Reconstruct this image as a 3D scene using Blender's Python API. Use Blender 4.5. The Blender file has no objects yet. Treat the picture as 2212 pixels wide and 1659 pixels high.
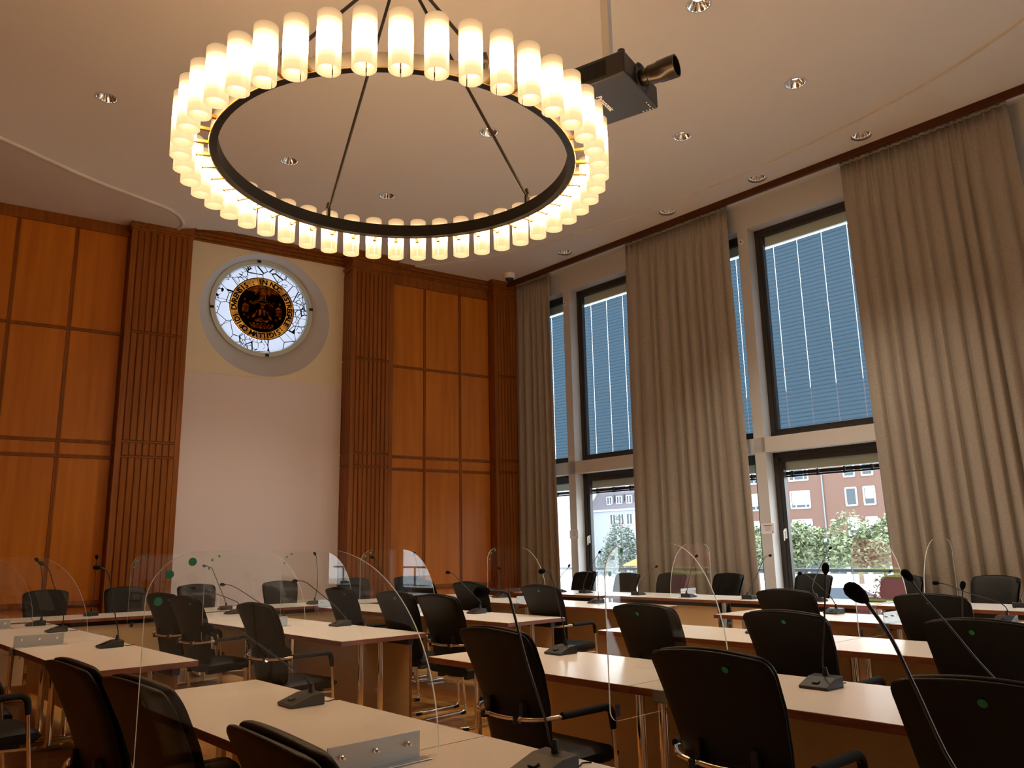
import bpy, bmesh, math, random
from math import sin, cos, pi, radians, sqrt
from mathutils import Vector, Matrix
random.seed(7)
SC = bpy.context.scene
COL = SC.collection

# ------------------------------------------------------------------ camera, sky, exposure
H = 1.40
YAW, PIT, ROL = radians(33.54584), radians(11.57753), radians(-1.12919)
fw = Vector((sin(YAW)*cos(PIT), cos(YAW)*cos(PIT), sin(PIT)))
r0 = Vector((cos(YAW), -sin(YAW), 0)); u0 = r0.cross(fw)
cr = cos(ROL)*r0 + sin(ROL)*u0; cu = -sin(ROL)*r0 + cos(ROL)*u0
cam_d = bpy.data.cameras.new('camera'); cam = bpy.data.objects.new('camera', cam_d); COL.objects.link(cam)
cam.matrix_world = Matrix(((cr.x, cu.x, -fw.x, 0), (cr.y, cu.y, -fw.y, 0), (cr.z, cu.z, -fw.z, H), (0, 0, 0, 1)))
cam_d.sensor_width = 36.0; cam_d.lens = 1730.166*36/2212; cam_d.clip_start = 0.05; cam_d.clip_end = 500
SC.camera = cam
W = bpy.data.worlds.new('overcast_sky'); SC.world = W; W.use_nodes = True
bg = W.node_tree.nodes['Background']; bg.inputs[0].default_value = (0.86, 0.93, 1.0, 1); bg.inputs[1].default_value = 5.0
SC.view_settings.view_transform = 'Standard'; SC.view_settings.look = 'None'
SC.view_settings.exposure = 0.85; SC.view_settings.gamma = 1.0; SC.view_settings.use_curve_mapping = False
LAMP_GAIN = 3.05          # chandelier tubes
SPOT_W = 150.0            # ceiling downlights
try:
    SC.cycles.use_denoising = True
    SC.cycles.max_bounces = 10; SC.cycles.diffuse_bounces = 5; SC.cycles.glossy_bounces = 4
    SC.cycles.transparent_max_bounces = 24; SC.cycles.sample_clamp_indirect = 6.0
    SC.cycles.caustics_reflective = False; SC.cycles.caustics_refractive = False
except Exception:
    pass

# ------------------------------------------------------------------ frames of the room
WA = radians(-8.41417)
UX, UY = sin(WA), cos(WA)           # along the rows, away from the camera
VX, VY = cos(WA), -sin(WA)          # across the rows, towards the windows
ANG = math.atan2(VY, VX)            # local x = v, local y = u
def P(u, v, z=0.0): return Vector((UX*u+VX*v, UY*u+VY*v, z))
VW = 10.55; ZC = 6.62; YB = 13.0

# ------------------------------------------------------------------ materials
MATS = {}
def mat(name, col=(.5, .5, .5), rough=.5, metal=0.0, spec=.5, fn=None, coat=0.0):
    m = bpy.data.materials.new(name); m.use_nodes = True
    nt = m.node_tree; b = nt.nodes['Principled BSDF']
    b.inputs['Base Color'].default_value = (*col, 1); b.inputs['Roughness'].default_value = rough
    b.inputs['Metallic'].default_value = metal; b.inputs['Specular IOR Level'].default_value = spec
    b.inputs['Coat Weight'].default_value = coat
    if fn: fn(nt, b)
    MATS[name] = m
    return m
def noise_col(c1, c2, scale, stretch=(1, 1, 1), detail=4, lo=.35, hi=.65, bump=0.0):
    def fn(nt, b):
        tc = nt.nodes.new('ShaderNodeTexCoord'); mp = nt.nodes.new('ShaderNodeMapping')
        mp.inputs['Scale'].default_value = stretch
        n = nt.nodes.new('ShaderNodeTexNoise'); n.inputs['Scale'].default_value = scale; n.inputs['Detail'].default_value = detail
        cr_ = nt.nodes.new('ShaderNodeValToRGB')
        cr_.color_ramp.elements[0].position = lo; cr_.color_ramp.elements[0].color = (*c1, 1)
        cr_.color_ramp.elements[1].position = hi; cr_.color_ramp.elements[1].color = (*c2, 1)
        L = nt.links
        L.new(tc.outputs['Object'], mp.inputs['Vector']); L.new(mp.outputs[0], n.inputs['Vector'])
        L.new(n.outputs['Fac'], cr_.inputs[0]); L.new(cr_.outputs[0], b.inputs['Base Color'])
        if bump:
            bp = nt.nodes.new('ShaderNodeBump'); bp.inputs['Strength'].default_value = bump; bp.inputs['Distance'].default_value = .01
            L.new(n.outputs['Fac'], bp.inputs['Height']); L.new(bp.outputs[0], b.inputs['Normal'])
    return fn
M = MATS
mat('panel_wood', rough=.38, spec=.2, fn=noise_col((.42, .125, .009), (.54, .178, .014), 1.0, (9, 9, .55), 6, .3, .7))
mat('dark_wood', rough=.42, spec=.2, fn=noise_col((.19, .054, .006), (.29, .090, .010), 1.0, (22, 22, .9), 5, .3, .7))
mat('edge_wood', rough=.45, fn=noise_col((.16, .048, .02), (.24, .075, .03), 1.0, (6, 6, 40), 4))
mat('board_wood', (.075, .022, .005), .5, spec=.2)
mat('plaster', (.80, .76, .68), .9, spec=.1)
mat('ceiling_paint', (.71, .655, .59), .95, spec=.05)
mat('white_paint', (.58, .56, .54), .6, spec=.2)
mat('cream_paint', (.78, .69, .50), .9, spec=.1)
mat('projection_panel', (.76, .66, .63), .85, spec=.1)
mat('laminate', (.86, .81, .74), .24, spec=.25)
mat('panel_laminate', (.78, .65, .45), .45, spec=.3)
mat('chrome', (.82, .80, .78), .09, 1.0)
mat('aluminium', (.45, .45, .43), .38, 1.0)
mat('leather', rough=.5, spec=.25, fn=noise_col((.0028, .0027, .0026), (.0045, .0043, .0041), 180, detail=2, bump=.12))
mat('black_plastic', (.014, .014, .014), .42, spec=.4)
mat('black_rubber', (.012, .012, .012), .8, spec=.2)
mat('mic_grey', (.019, .018, .017), .45, spec=.4)
mat('foam', (.006, .006, .007), .95, spec=.1)
mat('frame_dark', (.030, .027, .025), .4, spec=.4)
mat('green_sticker', (.02, .27, .12), .5, spec=.3)
mat('white_plastic', (.80, .78, .74), .4)
mat('paper', (.80, .76, .80), .9, spec=.05)
mat('ink', (.05, .05, .06), .9, spec=.05)
mat('bronze', (.013, .010, .007), .5, spec=.3)
mat('brass', (.55, .33, .10), .3, 1.0)
mat('housing', (.55, .60, .55), .5)
mat('gold_glass', (.55, .25, .025), .5)
mat('projector_black', (.020, .019, .019), .4, spec=.4)
mat('lens_ring', (.028, .020, .012), .3, .4)
mat('logo_grey', (.75, .75, .78), .5)
mat('steel_rail', (.13, .14, .16), .5, .3)
mat('street', (.58, .58, .58), .9, spec=.1)
mat('bark', (.14, .10, .07), .9)
mat('led_off', (.55, .55, .52), .4)
mat('reflector', (.75, .74, .72), .18, 1.0)
def cloth(nt, b):
    noise_col((.31, .275, .235), (.38, .34, .295), 90, (1, 1, .5), 3)(nt, b)
mat('curtain_cloth', rough=.9, spec=.1, fn=cloth)
def parquet(nt, b):
    L = nt.links
    tc = nt.nodes.new('ShaderNodeTexCoord'); mp = nt.nodes.new('ShaderNodeMapping'); mp.inputs['Rotation'].default_value = (0, 0, ANG)
    br = nt.nodes.new('ShaderNodeTexBrick'); br.inputs['Scale'].default_value = 1.0
    br.inputs['Color1'].default_value = (.55, .26, .06, 1); br.inputs['Color2'].default_value = (.43, .19, .04, 1); br.inputs['Mortar'].default_value = (.22, .09, .02, 1)
    br.inputs['Brick Width'].default_value = .6; br.inputs['Row Height'].default_value = .09; br.inputs['Mortar Size'].default_value = .003
    n = nt.nodes.new('ShaderNodeTexNoise'); n.inputs['Scale'].default_value = 6
    mx = nt.nodes.new('ShaderNodeMixRGB'); mx.blend_type = 'MULTIPLY'; mx.inputs[0].default_value = .35
    L.new(tc.outputs['Object'], mp.inputs[0]); L.new(mp.outputs[0], br.inputs['Vector']); L.new(mp.outputs[0], n.inputs['Vector'])
    L.new(br.outputs[0], mx.inputs[1]); L.new(n.outputs['Color'], mx.inputs[2]); L.new(mx.outputs[0], b.inputs['Base Color'])
mat('parquet', rough=.3, fn=parquet)
def bricks(nt, b):
    L = nt.links
    tc = nt.nodes.new('ShaderNodeTexCoord'); mp = nt.nodes.new('ShaderNodeMapping'); mp.inputs['Rotation'].default_value = (pi/2, 0, pi/2)
    br = nt.nodes.new('ShaderNodeTexBrick'); br.inputs['Scale'].default_value = 1.0
    br.inputs['Color1'].default_value = (.088, .030, .020, 1); br.inputs['Color2'].default_value = (.066, .023, .016, 1); br.inputs['Mortar'].default_value = (.10, .052, .038, 1)
    br.inputs['Brick Width'].default_value = .34; br.inputs['Row Height'].default_value = .12; br.inputs['Mortar Size'].default_value = .018
    L.new(tc.outputs['Object'], mp.inputs[0]); L.new(mp.outputs[0], br.inputs['Vector']); L.new(br.outputs[0], b.inputs['Base Color'])
mat('brick', rough=.9, fn=bricks)
mat('grey_wall', (.21, .225, .265), .9, spec=.1)
mat('light_wall', (.45, .45, .47), .9, spec=.1)
mat('roof_tile', (.085, .078, .092), .85, spec=.1)
mat('dark_window', (.05, .06, .07), .3, spec=.12)
mat('white_window', (.33, .34, .36), .6)
mat('shop_glass', (.05, .06, .075), .5, spec=.08)
mat('car_white', (.40, .42, .45), .25, coat=.5)
mat('truck_red', (.22, .035, .03), .4)
mat('truck_yellow', (.30, .30, .04), .5)
mat('orange_cloth', (.32, .13, .015), .8)
mat('blue_paint', (.01, .04, .22), .5)
mat('red_petal', (.30, .04, .03), .8)
def leafy(c1, c2): return noise_col(c1, c2, 2.2, (1, 1, 1), 2)
mat('leaf_light', rough=.7, fn=leafy((.085, .110, .050), (.17, .19, .10)))
mat('leaf_dark', rough=.8, fn=leafy((.055, .078, .060), (.095, .12, .095)))

def shader_mat(name, build):
    m = bpy.data.materials.new(name); m.use_nodes = True; nt = m.node_tree
    nt.nodes.clear(); out = nt.nodes.new('ShaderNodeOutputMaterial')
    build(nt, out); MATS[name] = m; return m
def clear(refl_tint, ior, tint):
    def build(nt, out):
        L = nt.links
        tr = nt.nodes.new('ShaderNodeBsdfTransparent'); tr.inputs[0].default_value = (*tint, 1)
        gl = nt.nodes.new('ShaderNodeBsdfGlossy'); gl.inputs['Roughness'].default_value = 0.0; gl.inputs[0].default_value = (*refl_tint, 1)
        lw = nt.nodes.new('ShaderNodeLayerWeight'); lw.inputs[0].default_value = .5      # Schlick, both faces alike
        pw_ = nt.nodes.new('ShaderNodeMath'); pw_.operation = 'POWER'; pw_.inputs[1].default_value = 5; L.new(lw.outputs['Facing'], pw_.inputs[0])
        f0 = ((ior-1)/(ior+1))**2
        fr = nt.nodes.new('ShaderNodeMath'); fr.operation = 'MULTIPLY_ADD'; fr.inputs[1].default_value = 1-f0; fr.inputs[2].default_value = f0; L.new(pw_.outputs[0], fr.inputs[0])
        mx = nt.nodes.new('ShaderNodeMixShader')
        L.new(fr.outputs[0], mx.inputs[0]); L.new(tr.outputs[0], mx.inputs[1]); L.new(gl.outputs[0], mx.inputs[2]); L.new(mx.outputs[0], out.inputs[0])
    return build
shader_mat('acrylic', clear((1, 1, 1), 1.36, (.98, .988, .98)))
shader_mat('window_glass', clear((.9, .9, .9), 1.3, (.97, .99, .98)))
def edge_build(nt, out):
    L = nt.links
    d = nt.nodes.new('ShaderNodeBsdfDiffuse'); d.inputs[0].default_value = (.80, .84, .76, 1)
    t = nt.nodes.new('ShaderNodeBsdfTranslucent'); t.inputs[0].default_value = (.85, .88, .80, 1)
    mx = nt.nodes.new('ShaderNodeMixShader'); L.new(d.outputs[0], mx.inputs[1]); L.new(t.outputs[0], mx.inputs[2]); L.new(mx.outputs[0], out.inputs[0])
shader_mat('acrylic_edge', edge_build)
def translucent(col, dif):
    def build(nt, out):
        L = nt.links
        d = nt.nodes.new('ShaderNodeBsdfDiffuse'); d.inputs[0].default_value = (*dif, 1)
        t = nt.nodes.new('ShaderNodeBsdfTranslucent'); t.inputs[0].default_value = (*col, 1)
        mx = nt.nodes.new('ShaderNodeAddShader'); L.new(d.outputs[0], mx.inputs[0]); L.new(t.outputs[0], mx.inputs[1]); L.new(mx.outputs[0], out.inputs[0])
    return build
shader_mat('blind_slat', translucent((.024, .041, .058), (.055, .068, .075)))
def leaded(nt, out):
    L = nt.links
    tc = nt.nodes.new('ShaderNodeTexCoord')
    t = nt.nodes.new('ShaderNodeBsdfTranslucent'); d = nt.nodes.new('ShaderNodeBsdfDiffuse'); d.inputs[0].default_value = (.01, .01, .012, 1)
    t.inputs[0].default_value = (.098, .101, .118, 1)
    def vor(scale, thr):
        v = nt.nodes.new('ShaderNodeTexVoronoi'); v.feature = 'DISTANCE_TO_EDGE'; v.inputs['Scale'].default_value = scale; v.inputs['Randomness'].default_value = 1
        L.new(tc.outputs['Object'], v.inputs['Vector'])
        m_ = nt.nodes.new('ShaderNodeMath'); m_.operation = 'LESS_THAN'; m_.inputs[1].default_value = thr*scale; L.new(v.outputs['Distance'], m_.inputs[0]); return m_
    a = vor(4.3, .0048); c = vor(11.0, .0038)
    n = nt.nodes.new('ShaderNodeTexNoise'); n.inputs['Scale'].default_value = 2.6; L.new(tc.outputs['Object'], n.inputs['Vector'])
    g = nt.nodes.new('ShaderNodeMath'); g.operation = 'GREATER_THAN'; g.inputs[1].default_value = .53; L.new(n.outputs['Fac'], g.inputs[0])
    mu = nt.nodes.new('ShaderNodeMath'); mu.operation = 'MULTIPLY'; L.new(c.outputs[0], mu.inputs[0]); L.new(g.outputs[0], mu.inputs[1])
    mxm = nt.nodes.new('ShaderNodeMath'); mxm.operation = 'MAXIMUM'; L.new(a.outputs[0], mxm.inputs[0]); L.new(mu.outputs[0], mxm.inputs[1])
    mx = nt.nodes.new('ShaderNodeMixShader'); L.new(mxm.outputs[0], mx.inputs[0]); L.new(t.outputs[0], mx.inputs[1]); L.new(d.outputs[0], mx.inputs[2]); L.new(mx.outputs[0], out.inputs[0])
shader_mat('leaded_glass', leaded)
def amber(c1, c2, sc):
    def build(nt, out):
        L = nt.links
        tc = nt.nodes.new('ShaderNodeTexCoord'); n = nt.nodes.new('ShaderNodeTexNoise'); n.inputs['Scale'].default_value = sc; n.inputs['Detail'].default_value = 5
        rp = nt.nodes.new('ShaderNodeValToRGB'); rp.color_ramp.elements[0].position = .38; rp.color_ramp.elements[1].position = .66
        rp.color_ramp.elements[0].color = (*c1, 1); rp.color_ramp.elements[1].color = (*c2, 1)
        t = nt.nodes.new('ShaderNodeBsdfTranslucent')
        L.new(tc.outputs['Object'], n.inputs['Vector']); L.new(n.outputs['Fac'], rp.inputs[0]); L.new(rp.outputs[0], t.inputs[0]); L.new(t.outputs[0], out.inputs[0])
    return build
shader_mat('amber_dark', amber((.006, .003, .0014), (.055, .019, .0028), 9))
shader_mat('amber_band', amber((.030, .009, .0016), (.085, .032, .0035), 5))
shader_mat('amber_bright', amber((.055, .020, .003), (.15, .064, .007), 12))
shader_mat('seal_black', translucent((.002, .001, .001), (.008, .005, .004)))
def opal(nt, out):
    L = nt.links
    tc = nt.nodes.new('ShaderNodeTexCoord'); sp = nt.nodes.new('ShaderNodeSeparateXYZ'); L.new(tc.outputs['Object'], sp.inputs[0])
    mr = nt.nodes.new('ShaderNodeMapRange'); mr.inputs[1].default_value = -.175; mr.inputs[2].default_value = .175; L.new(sp.outputs['Z'], mr.inputs[0])
    rp = nt.nodes.new('ShaderNodeValToRGB'); e = rp.color_ramp.elements
    e[0].position = 0.0; e[0].color = (.020, .020, .020, 1); e[1].position = 1.0; e[1].color = (.010, .010, .010, 1)
    for pos, v in ((.15, .024), (.28, .060), (.38, .42), (.52, 1.28), (.63, .42), (.73, .055), (.86, .017)):
        q = e.new(pos); q.color = (v, v, v, 1)
    L.new(mr.outputs[0], rp.inputs[0])
    em = nt.nodes.new('ShaderNodeEmission'); em.inputs[0].default_value = (1.0, .61, .29, 1)
    mu = nt.nodes.new('ShaderNodeMath'); mu.operation = 'MULTIPLY'; mu.inputs[1].default_value = 11.0*LAMP_GAIN
    L.new(rp.outputs[0], mu.inputs[0]); L.new(mu.outputs[0], em.inputs[1])
    gl = nt.nodes.new('ShaderNodeBsdfGlossy'); gl.inputs['Roughness'].default_value = .08; gl.inputs[0].default_value = (.05, .05, .05, 1)
    ad = nt.nodes.new('ShaderNodeAddShader'); L.new(em.outputs[0], ad.inputs[0]); L.new(gl.outputs[0], ad.inputs[1]); L.new(ad.outputs[0], out.inputs[0])
shader_mat('opal_glass', opal)
def led(nt, out):
    em = nt.nodes.new('ShaderNodeEmission'); em.inputs[0].default_value = (.9, .93, 1.0, 1); em.inputs[1].default_value = 3.0
    nt.links.new(em.outputs[0], out.inputs[0])
shader_mat('led_glow', led)

# ------------------------------------------------------------------ mesh helpers
class MB:
    def __init__(s): s.v = []; s.f = []; s.mi = []; s.cur = 0
    def add(s, vs, fs):
        o = len(s.v); s.v += [tuple(q) for q in vs]; s.f += [[i+o for i in f] for f in fs]; s.mi += [s.cur]*len(fs)
    def box(s, x0, y0, z0, x1, y1, z1, tf=None):
        vs = [Vector(q) for q in ((x0,y0,z0),(x1,y0,z0),(x1,y1,z0),(x0,y1,z0),(x0,y0,z1),(x1,y0,z1),(x1,y1,z1),(x0,y1,z1))]
        if tf: vs = [tf(q) for q in vs]
        s.add(vs, [(3,2,1,0),(4,5,6,7),(0,1,5,4),(1,2,6,5),(2,3,7,6),(3,0,4,7)]); return s
    def prism(s, poly, z0, z1, fn=None):       # poly (a,b) extruded c; fn maps (a,b,c)
        fn = fn or (lambda a, b, c: (a, b, c)); n = len(poly)
        s.add([fn(a, b, z0) for a, b in poly]+[fn(a, b, z1) for a, b in poly],
              [list(range(n))[::-1], list(range(n, 2*n))]+[(i, (i+1) % n, n+(i+1) % n, n+i) for i in range(n)]); return s
    def tube(s, pts, r, n=8, closed=False, cap=True):
        pts = [Vector(p) for p in pts]; m = len(pts); rings = []; prev = None
        for i in range(m):
            if closed: t = (pts[(i+1) % m]-pts[i-1]).normalized()
            else: t = (pts[min(i+1, m-1)]-pts[max(i-1, 0)]).normalized()
            if prev is None:
                a = t.cross(Vector((0, 0, 1)))
                if a.length < .05: a = t.cross(Vector((1, 0, 0)))
                a.normalize()
            else:
                a = prev-t*prev.dot(t); a.normalize()
            prev = a; b = t.cross(a); rr = r[i] if isinstance(r, (list, tuple)) else r
            rings.append([pts[i]+(a*cos(2*pi*k/n)+b*sin(2*pi*k/n))*rr for k in range(n)])
        vs = [q for R in rings for q in R]; fs = []
        for i in range(m if closed else m-1):
            j = (i+1) % m
            for k in range(n): fs.append((i*n+k, i*n+(k+1) % n, j*n+(k+1) % n, j*n+k))
        if cap and not closed: fs += [list(range(n))[::-1], [(m-1)*n+k for k in range(n)]]
        s.add(vs, fs); return s
    def lathe(s, prof, n=20, tf=None, caps=True):   # prof (r,z)
        vs = []; m = len(prof)
        for r, z in prof:
            for k in range(n):
                q = Vector((r*cos(2*pi*k/n), r*sin(2*pi*k/n), z)); vs.append(tf(q) if tf else q)
        fs = [(i*n+k, i*n+(k+1) % n, (i+1)*n+(k+1) % n, (i+1)*n+k) for i in range(m-1) for k in range(n)]
        if caps: fs += [list(range(n))[::-1], [(m-1)*n+k for k in range(n)]]
        s.add(vs, fs); return s
    def sheet(s, grid, closed_u=False):
        rws = len(grid); cls = len(grid[0])
        s.add([q for R in grid for q in R], [(i*cls+j, i*cls+(j+1), (i+1)*cls+(j+1), (i+1)*cls+j) for i in range(rws-1) for j in range(cls-1)]); return s
    def build(s, name, m, parent=None, smooth=False, bevel=0, seg=2, loc=None, rz=None, angle=40):
        me = bpy.data.meshes.new(name); me.from_pydata(s.v, [], s.f)
        for k in (m if isinstance(m, (list, tuple)) else [m]): me.materials.append(MATS[k])
        if any(s.mi): me.polygons.foreach_set('material_index', s.mi)
        bm = bmesh.new(); bm.from_mesh(me); bmesh.ops.recalc_face_normals(bm, faces=bm.faces); bm.to_mesh(me); bm.free()
        if smooth:
            me.polygons.foreach_set('use_smooth', [True]*len(me.polygons))
            try: me.set_sharp_from_angle(angle=radians(angle))
            except Exception: pass
        o = bpy.data.objects.new(name, me); COL.objects.link(o)
        if parent is not None: o.parent = parent
        if loc is not None: o.location = loc
        if rz is not None: o.rotation_euler = (0, 0, rz)
        if bevel:
            b = o.modifiers.new('bevel', 'BEVEL'); b.width = bevel; b.segments = seg; b.limit_method = 'ANGLE'; b.angle_limit = radians(35)
        return o
def thing(name, label, cat, loc=(0, 0, 0), rz=0.0, group=None):
    o = bpy.data.objects.new(name, None); COL.objects.link(o); o.location = loc; o.rotation_euler = (0, 0, rz); o.empty_display_size = .1
    return tag(o, label, cat, group)
def tag(o, label, cat, group=None):
    o['label'] = label; o['category'] = cat
    if group: o['group'] = group
    return o
def struct(o): o['kind'] = 'structure'; return o
def sroot(name, loc=(0, 0, 0), rz=0.0):
    o = bpy.data.objects.new(name, None); COL.objects.link(o); o.location = loc; o.rotation_euler = (0, 0, rz); return struct(o)
def dup(root, loc=None, rz=None, label=None, group=None, rot=None):
    kids = {}
    r = root.copy(); COL.objects.link(r)
    def rec(src, dst):
        for ch in src.children:
            c = ch.copy(); COL.objects.link(c); c.parent = dst; rec(ch, c)
    rec(root, r)
    if loc is not None: r.location = loc
    if rz is not None: r.rotation_euler = (0, 0, rz)
    if rot is not None: r.rotation_euler = rot
    if label: r['label'] = label
    if group: r['group'] = group
    return r
def fillet(pts, rad, seg=6, closed=False):
    pts = [Vector(p) for p in pts]; n = len(pts); out = []
    for i in range(n):
        if not closed and i in (0, n-1): out.append(pts[i]); continue
        a, b, c = pts[i-1], pts[i], pts[(i+1) % n]
        d1 = (a-b); d2 = (c-b); r = min(rad, d1.length*.49, d2.length*.49)
        p1 = b+d1.normalized()*r; p2 = b+d2.normalized()*r
        for k in range(seg+1):
            t = k/seg; out.append(p1.lerp(b, t).lerp(b.lerp(p2, t), t))
    return out
def disc(mb, c, r, nrm, th, n=20):
    nrm = Vector(nrm).normalized(); a = nrm.cross(Vector((0, 0, 1)))
    if a.length < .05: a = Vector((1, 0, 0))
    a.normalize(); b = nrm.cross(a); c = Vector(c)
    mb.prism([(cos(2*pi*k/n)*r, sin(2*pi*k/n)*r) for k in range(n)], 0, th, lambda x, y, z: c+a*x+b*y+nrm*z)
    return mb
def text_mesh(ch, size, bold=0.0):
    cu_ = bpy.data.curves.new('t', 'FONT'); cu_.body = ch; cu_.size = size; cu_.align_x = 'CENTER'; cu_.align_y = 'BOTTOM_BASELINE'; cu_.offset = bold; cu_.resolution_u = 3
    ob = bpy.data.objects.new('t', cu_); COL.objects.link(ob)
    me = bpy.data.meshes.new_from_object(ob)
    vs = [v.co.copy() for v in me.vertices]; fs = [list(p.vertices) for p in me.polygons]
    bpy.data.objects.remove(ob); bpy.data.curves.remove(cu_); bpy.data.meshes.remove(me)
    return vs, fs

# ------------------------------------------------------------------ room shell
XL, YF = -5.0, -4.0
def vwx(y, v=VW): return (v - VY*y)/VX                  # X of the window plane at a given Y
floor = MB().prism([(XL, YF), (vwx(YF)+.4, YF), (vwx(YB+.3)+.4, YB+.3), (XL, YB+.3)], -.1, 0.0).build('floor', 'parquet'); struct(floor)
DL = [(.79, 9.6), (3.08, 10.02), (4.68, 10.35), (5.0, 7.96), (5.47, 4.78), (7.45, 5.16), (7.21, 6.74), (9.19, 5.47), (9.01, 7.02), (8.72, 8.57), (8.38, 10.84)]
def flat_with_holes(name, outer, holes, m, mapf):
    bm = bmesh.new(); ed = []
    for loop in [outer]+holes:
        vs = [bm.verts.new(mapf(*p)) for p in loop]
        ed += [bm.edges.new((vs[i], vs[(i+1) % len(vs)])) for i in range(len(vs))]
    bmesh.ops.triangle_fill(bm, use_beauty=True, use_dissolve=False, edges=ed)
    me = bpy.data.meshes.new(name); bm.to_mesh(me); bm.free(); me.materials.append(MATS[m])
    o = bpy.data.objects.new(name, me); COL.objects.link(o); return o
ring = lambda cx, cy, r, n=24: [(cx+r*cos(2*pi*k/n), cy+r*sin(2*pi*k/n)) for k in range(n)]
def vline(y, v): return (vwx(y, v), y)
ceil = struct(flat_with_holes('ceiling', [(XL, YF), vline(YF, 10.22), vline(YB+.15, 10.22), (XL, YB+.15)], [ring(x, y, .115) for x, y in DL], 'ceiling_paint', lambda a, b: (a, b, ZC)))
# soffit over the curtain track, a wood edge board and the lintel belong to the window wall
def smooth_poly(pts, n=6):
    out = []
    for i in range(len(pts)-1):
        p0 = Vector(pts[max(i-1, 0)]); p1 = Vector(pts[i]); p2 = Vector(pts[i+1]); p3 = Vector(pts[min(i+2, len(pts)-1)])
        for k in range(n):
            t = k/n; out.append(tuple(.5*((2*p1)+(p2-p0)*t+(2*p0-5*p1+4*p2-p3)*t*t+(3*p1-p0-3*p2+p3)*t**3)))
    return out+[tuple(pts[-1])]
arc = smooth_poly([(6.4, 12.85), (7.3, 11.8), (7.98, 10.14), (8.40, 8.8), (8.64, 7.6), (8.76, 6.6), (8.80, 5.6), (8.78, 4.6), (8.66, 3.8), (8.5, 3.2), (8.2, 2.2), (7.8, 1.2), (7.1, -.5)], 5)
border_out = arc+[vline(-.5, 10.20), vline(12.85, 10.20)]
bord = struct(flat_with_holes('ceiling_border', border_out, [ring(*DL[q], .130) for q in (7, 8, 9, 10)], 'ceiling_paint', lambda a, b: (a, b, ZC-.03)))
MB().sheet([[(x, y, ZC-.03) for x, y in arc], [(x, y, ZC) for x, y in arc]]).build('edge', 'ceiling_paint', bord, True)
bulk_c = smooth_poly([(-5, 9.2), (-3, 9.7), (-1.2, 10.3), (-.21, 10.85), (.3, 11.17), (.87, 11.52), (1.49, 11.8), (1.89, 11.98), (2.12, 12.22), (2.22, 12.5), (2.2, 12.72)])
bmb = MB(); nb = len(bulk_c)
def out_pt(i, d):
    a = Vector(bulk_c[max(i-1, 0)]); b = Vector(bulk_c[min(i+1, nb-1)]); t = (b-a).normalized(); return (bulk_c[i][0]+t.y*d, bulk_c[i][1]-t.x*d)
bmb.sheet([[(*out_pt(i, 1.5*t), 6.41+(ZC-6.412)*(1-(1-t)**2)) for i in range(nb)] for t in (0, .1, .25, .45, .7, 1.0)])
bmb.add([(x, y, 6.41) for x, y in bulk_c]+[(2.2, 12.98, 6.41), (-5, 12.98, 6.41)], [list(range(nb+2))])
bulk = struct(bmb.build('ceiling_drop', 'ceiling_paint', None, True))
bulk['kind'] = 'structure'
MB().tube([(x, y, 6.425) for x, y in bulk_c], .036, 10).build('edge_lip', 'ceiling_paint', bulk, True)

# walls away from the picture
struct(MB().box(XL-.1, YF, 0, XL, YB+.3, ZC).build('wall_left', 'panel_wood'))
struct(MB().box(XL, YF-.1, 0, vwx(YF)+.4, YF, ZC).build('wall_front', 'plaster'))

# ---- back wall: panelled left and right bays, plastered recess between pilasters
C1 = (1.555, 2.433); C2 = (5.12, 5.906); C3 = (8.09, 8.80)
RC, RZ = 3.757, 5.525
back = struct(MB().box(XL, YB+.02, 0, 2.0, YB+.15, ZC).box(5.5, YB+.02, 0, vwx(YB)+.4, YB+.15, ZC).build('wall_back', 'dark_wood'))
recess = flat_with_holes('plaster_recess', [(1.9, 0), (5.6, 0), (5.6, ZC), (1.9, ZC)], [[(3.773+1.096*cos(2*pi*k/64), 5.352+1.067*sin(2*pi*k/64)) for k in range(64)]], 'cream_paint', lambda a, b: (a, YB+.15, b))
recess.parent = back
ZB = [(.14, .74), (.79, 2.785), (2.835, 3.005), (3.055, 4.655), (4.705, 6.24)]
def bay(xs):
    for i in range(len(xs)-1):
        for a, b in ZB:
            mb = MB().box(xs[i]+.025, YB, a, xs[i+1]-.025, YB+.03, b)
            mb.build('panel', 'panel_wood', back, bevel=.004)
bay([-3.65, -2.9, -2.15, -1.4, -.65, .10, .85, 1.56]); bay([5.92, 6.675, 7.43, 8.10])
mo = MB()
def vmould(x):
    for dx in (-.02, .012): mo.box(x+dx-.004, YB-.012, .14, x+dx+.012, YB+.03, 6.24)
    mo.box(x-.025, YB-.004, .14, x+.025, YB+.03, 6.24)
for x in (-2.9, -2.15, -1.4, -.65, .10, .85, 6.675, 7.43): vmould(x)
for x0, x1 in ((XL, 1.56), (5.92, 8.10)):
    for z in (2.81, 3.03, 4.68):
        mo.box(x0, YB-.004, z-.024, x1, YB+.03, z+.024); mo.box(x0, YB-.014, z-.022, x1, YB+.03, z-.008); mo.box(x0, YB-.014, z+.008, x1, YB+.03, z+.022)
    mo.box(x0, YB-.05, .742, x1, YB+.03, .788); mo.box(x0, YB-.035, .72, x1, YB+.03, .75); mo.box(x0, YB-.04, 0, x1, YB+.03, .14)
mo.build('moulding', 'dark_wood', back)
cn = MB()
for x0, x1 in ((XL, 1.56), (5.9, 8.10)):
    for d, a, b in ((.03, 6.24, 6.43), (.05, 6.43, 6.46), (.07, 6.46, 6.53), (.12, 6.53, 6.57), (.15, 6.57, ZC)): cn.box(x0, YB-d, a, x1, YB+.03, b)
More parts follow.
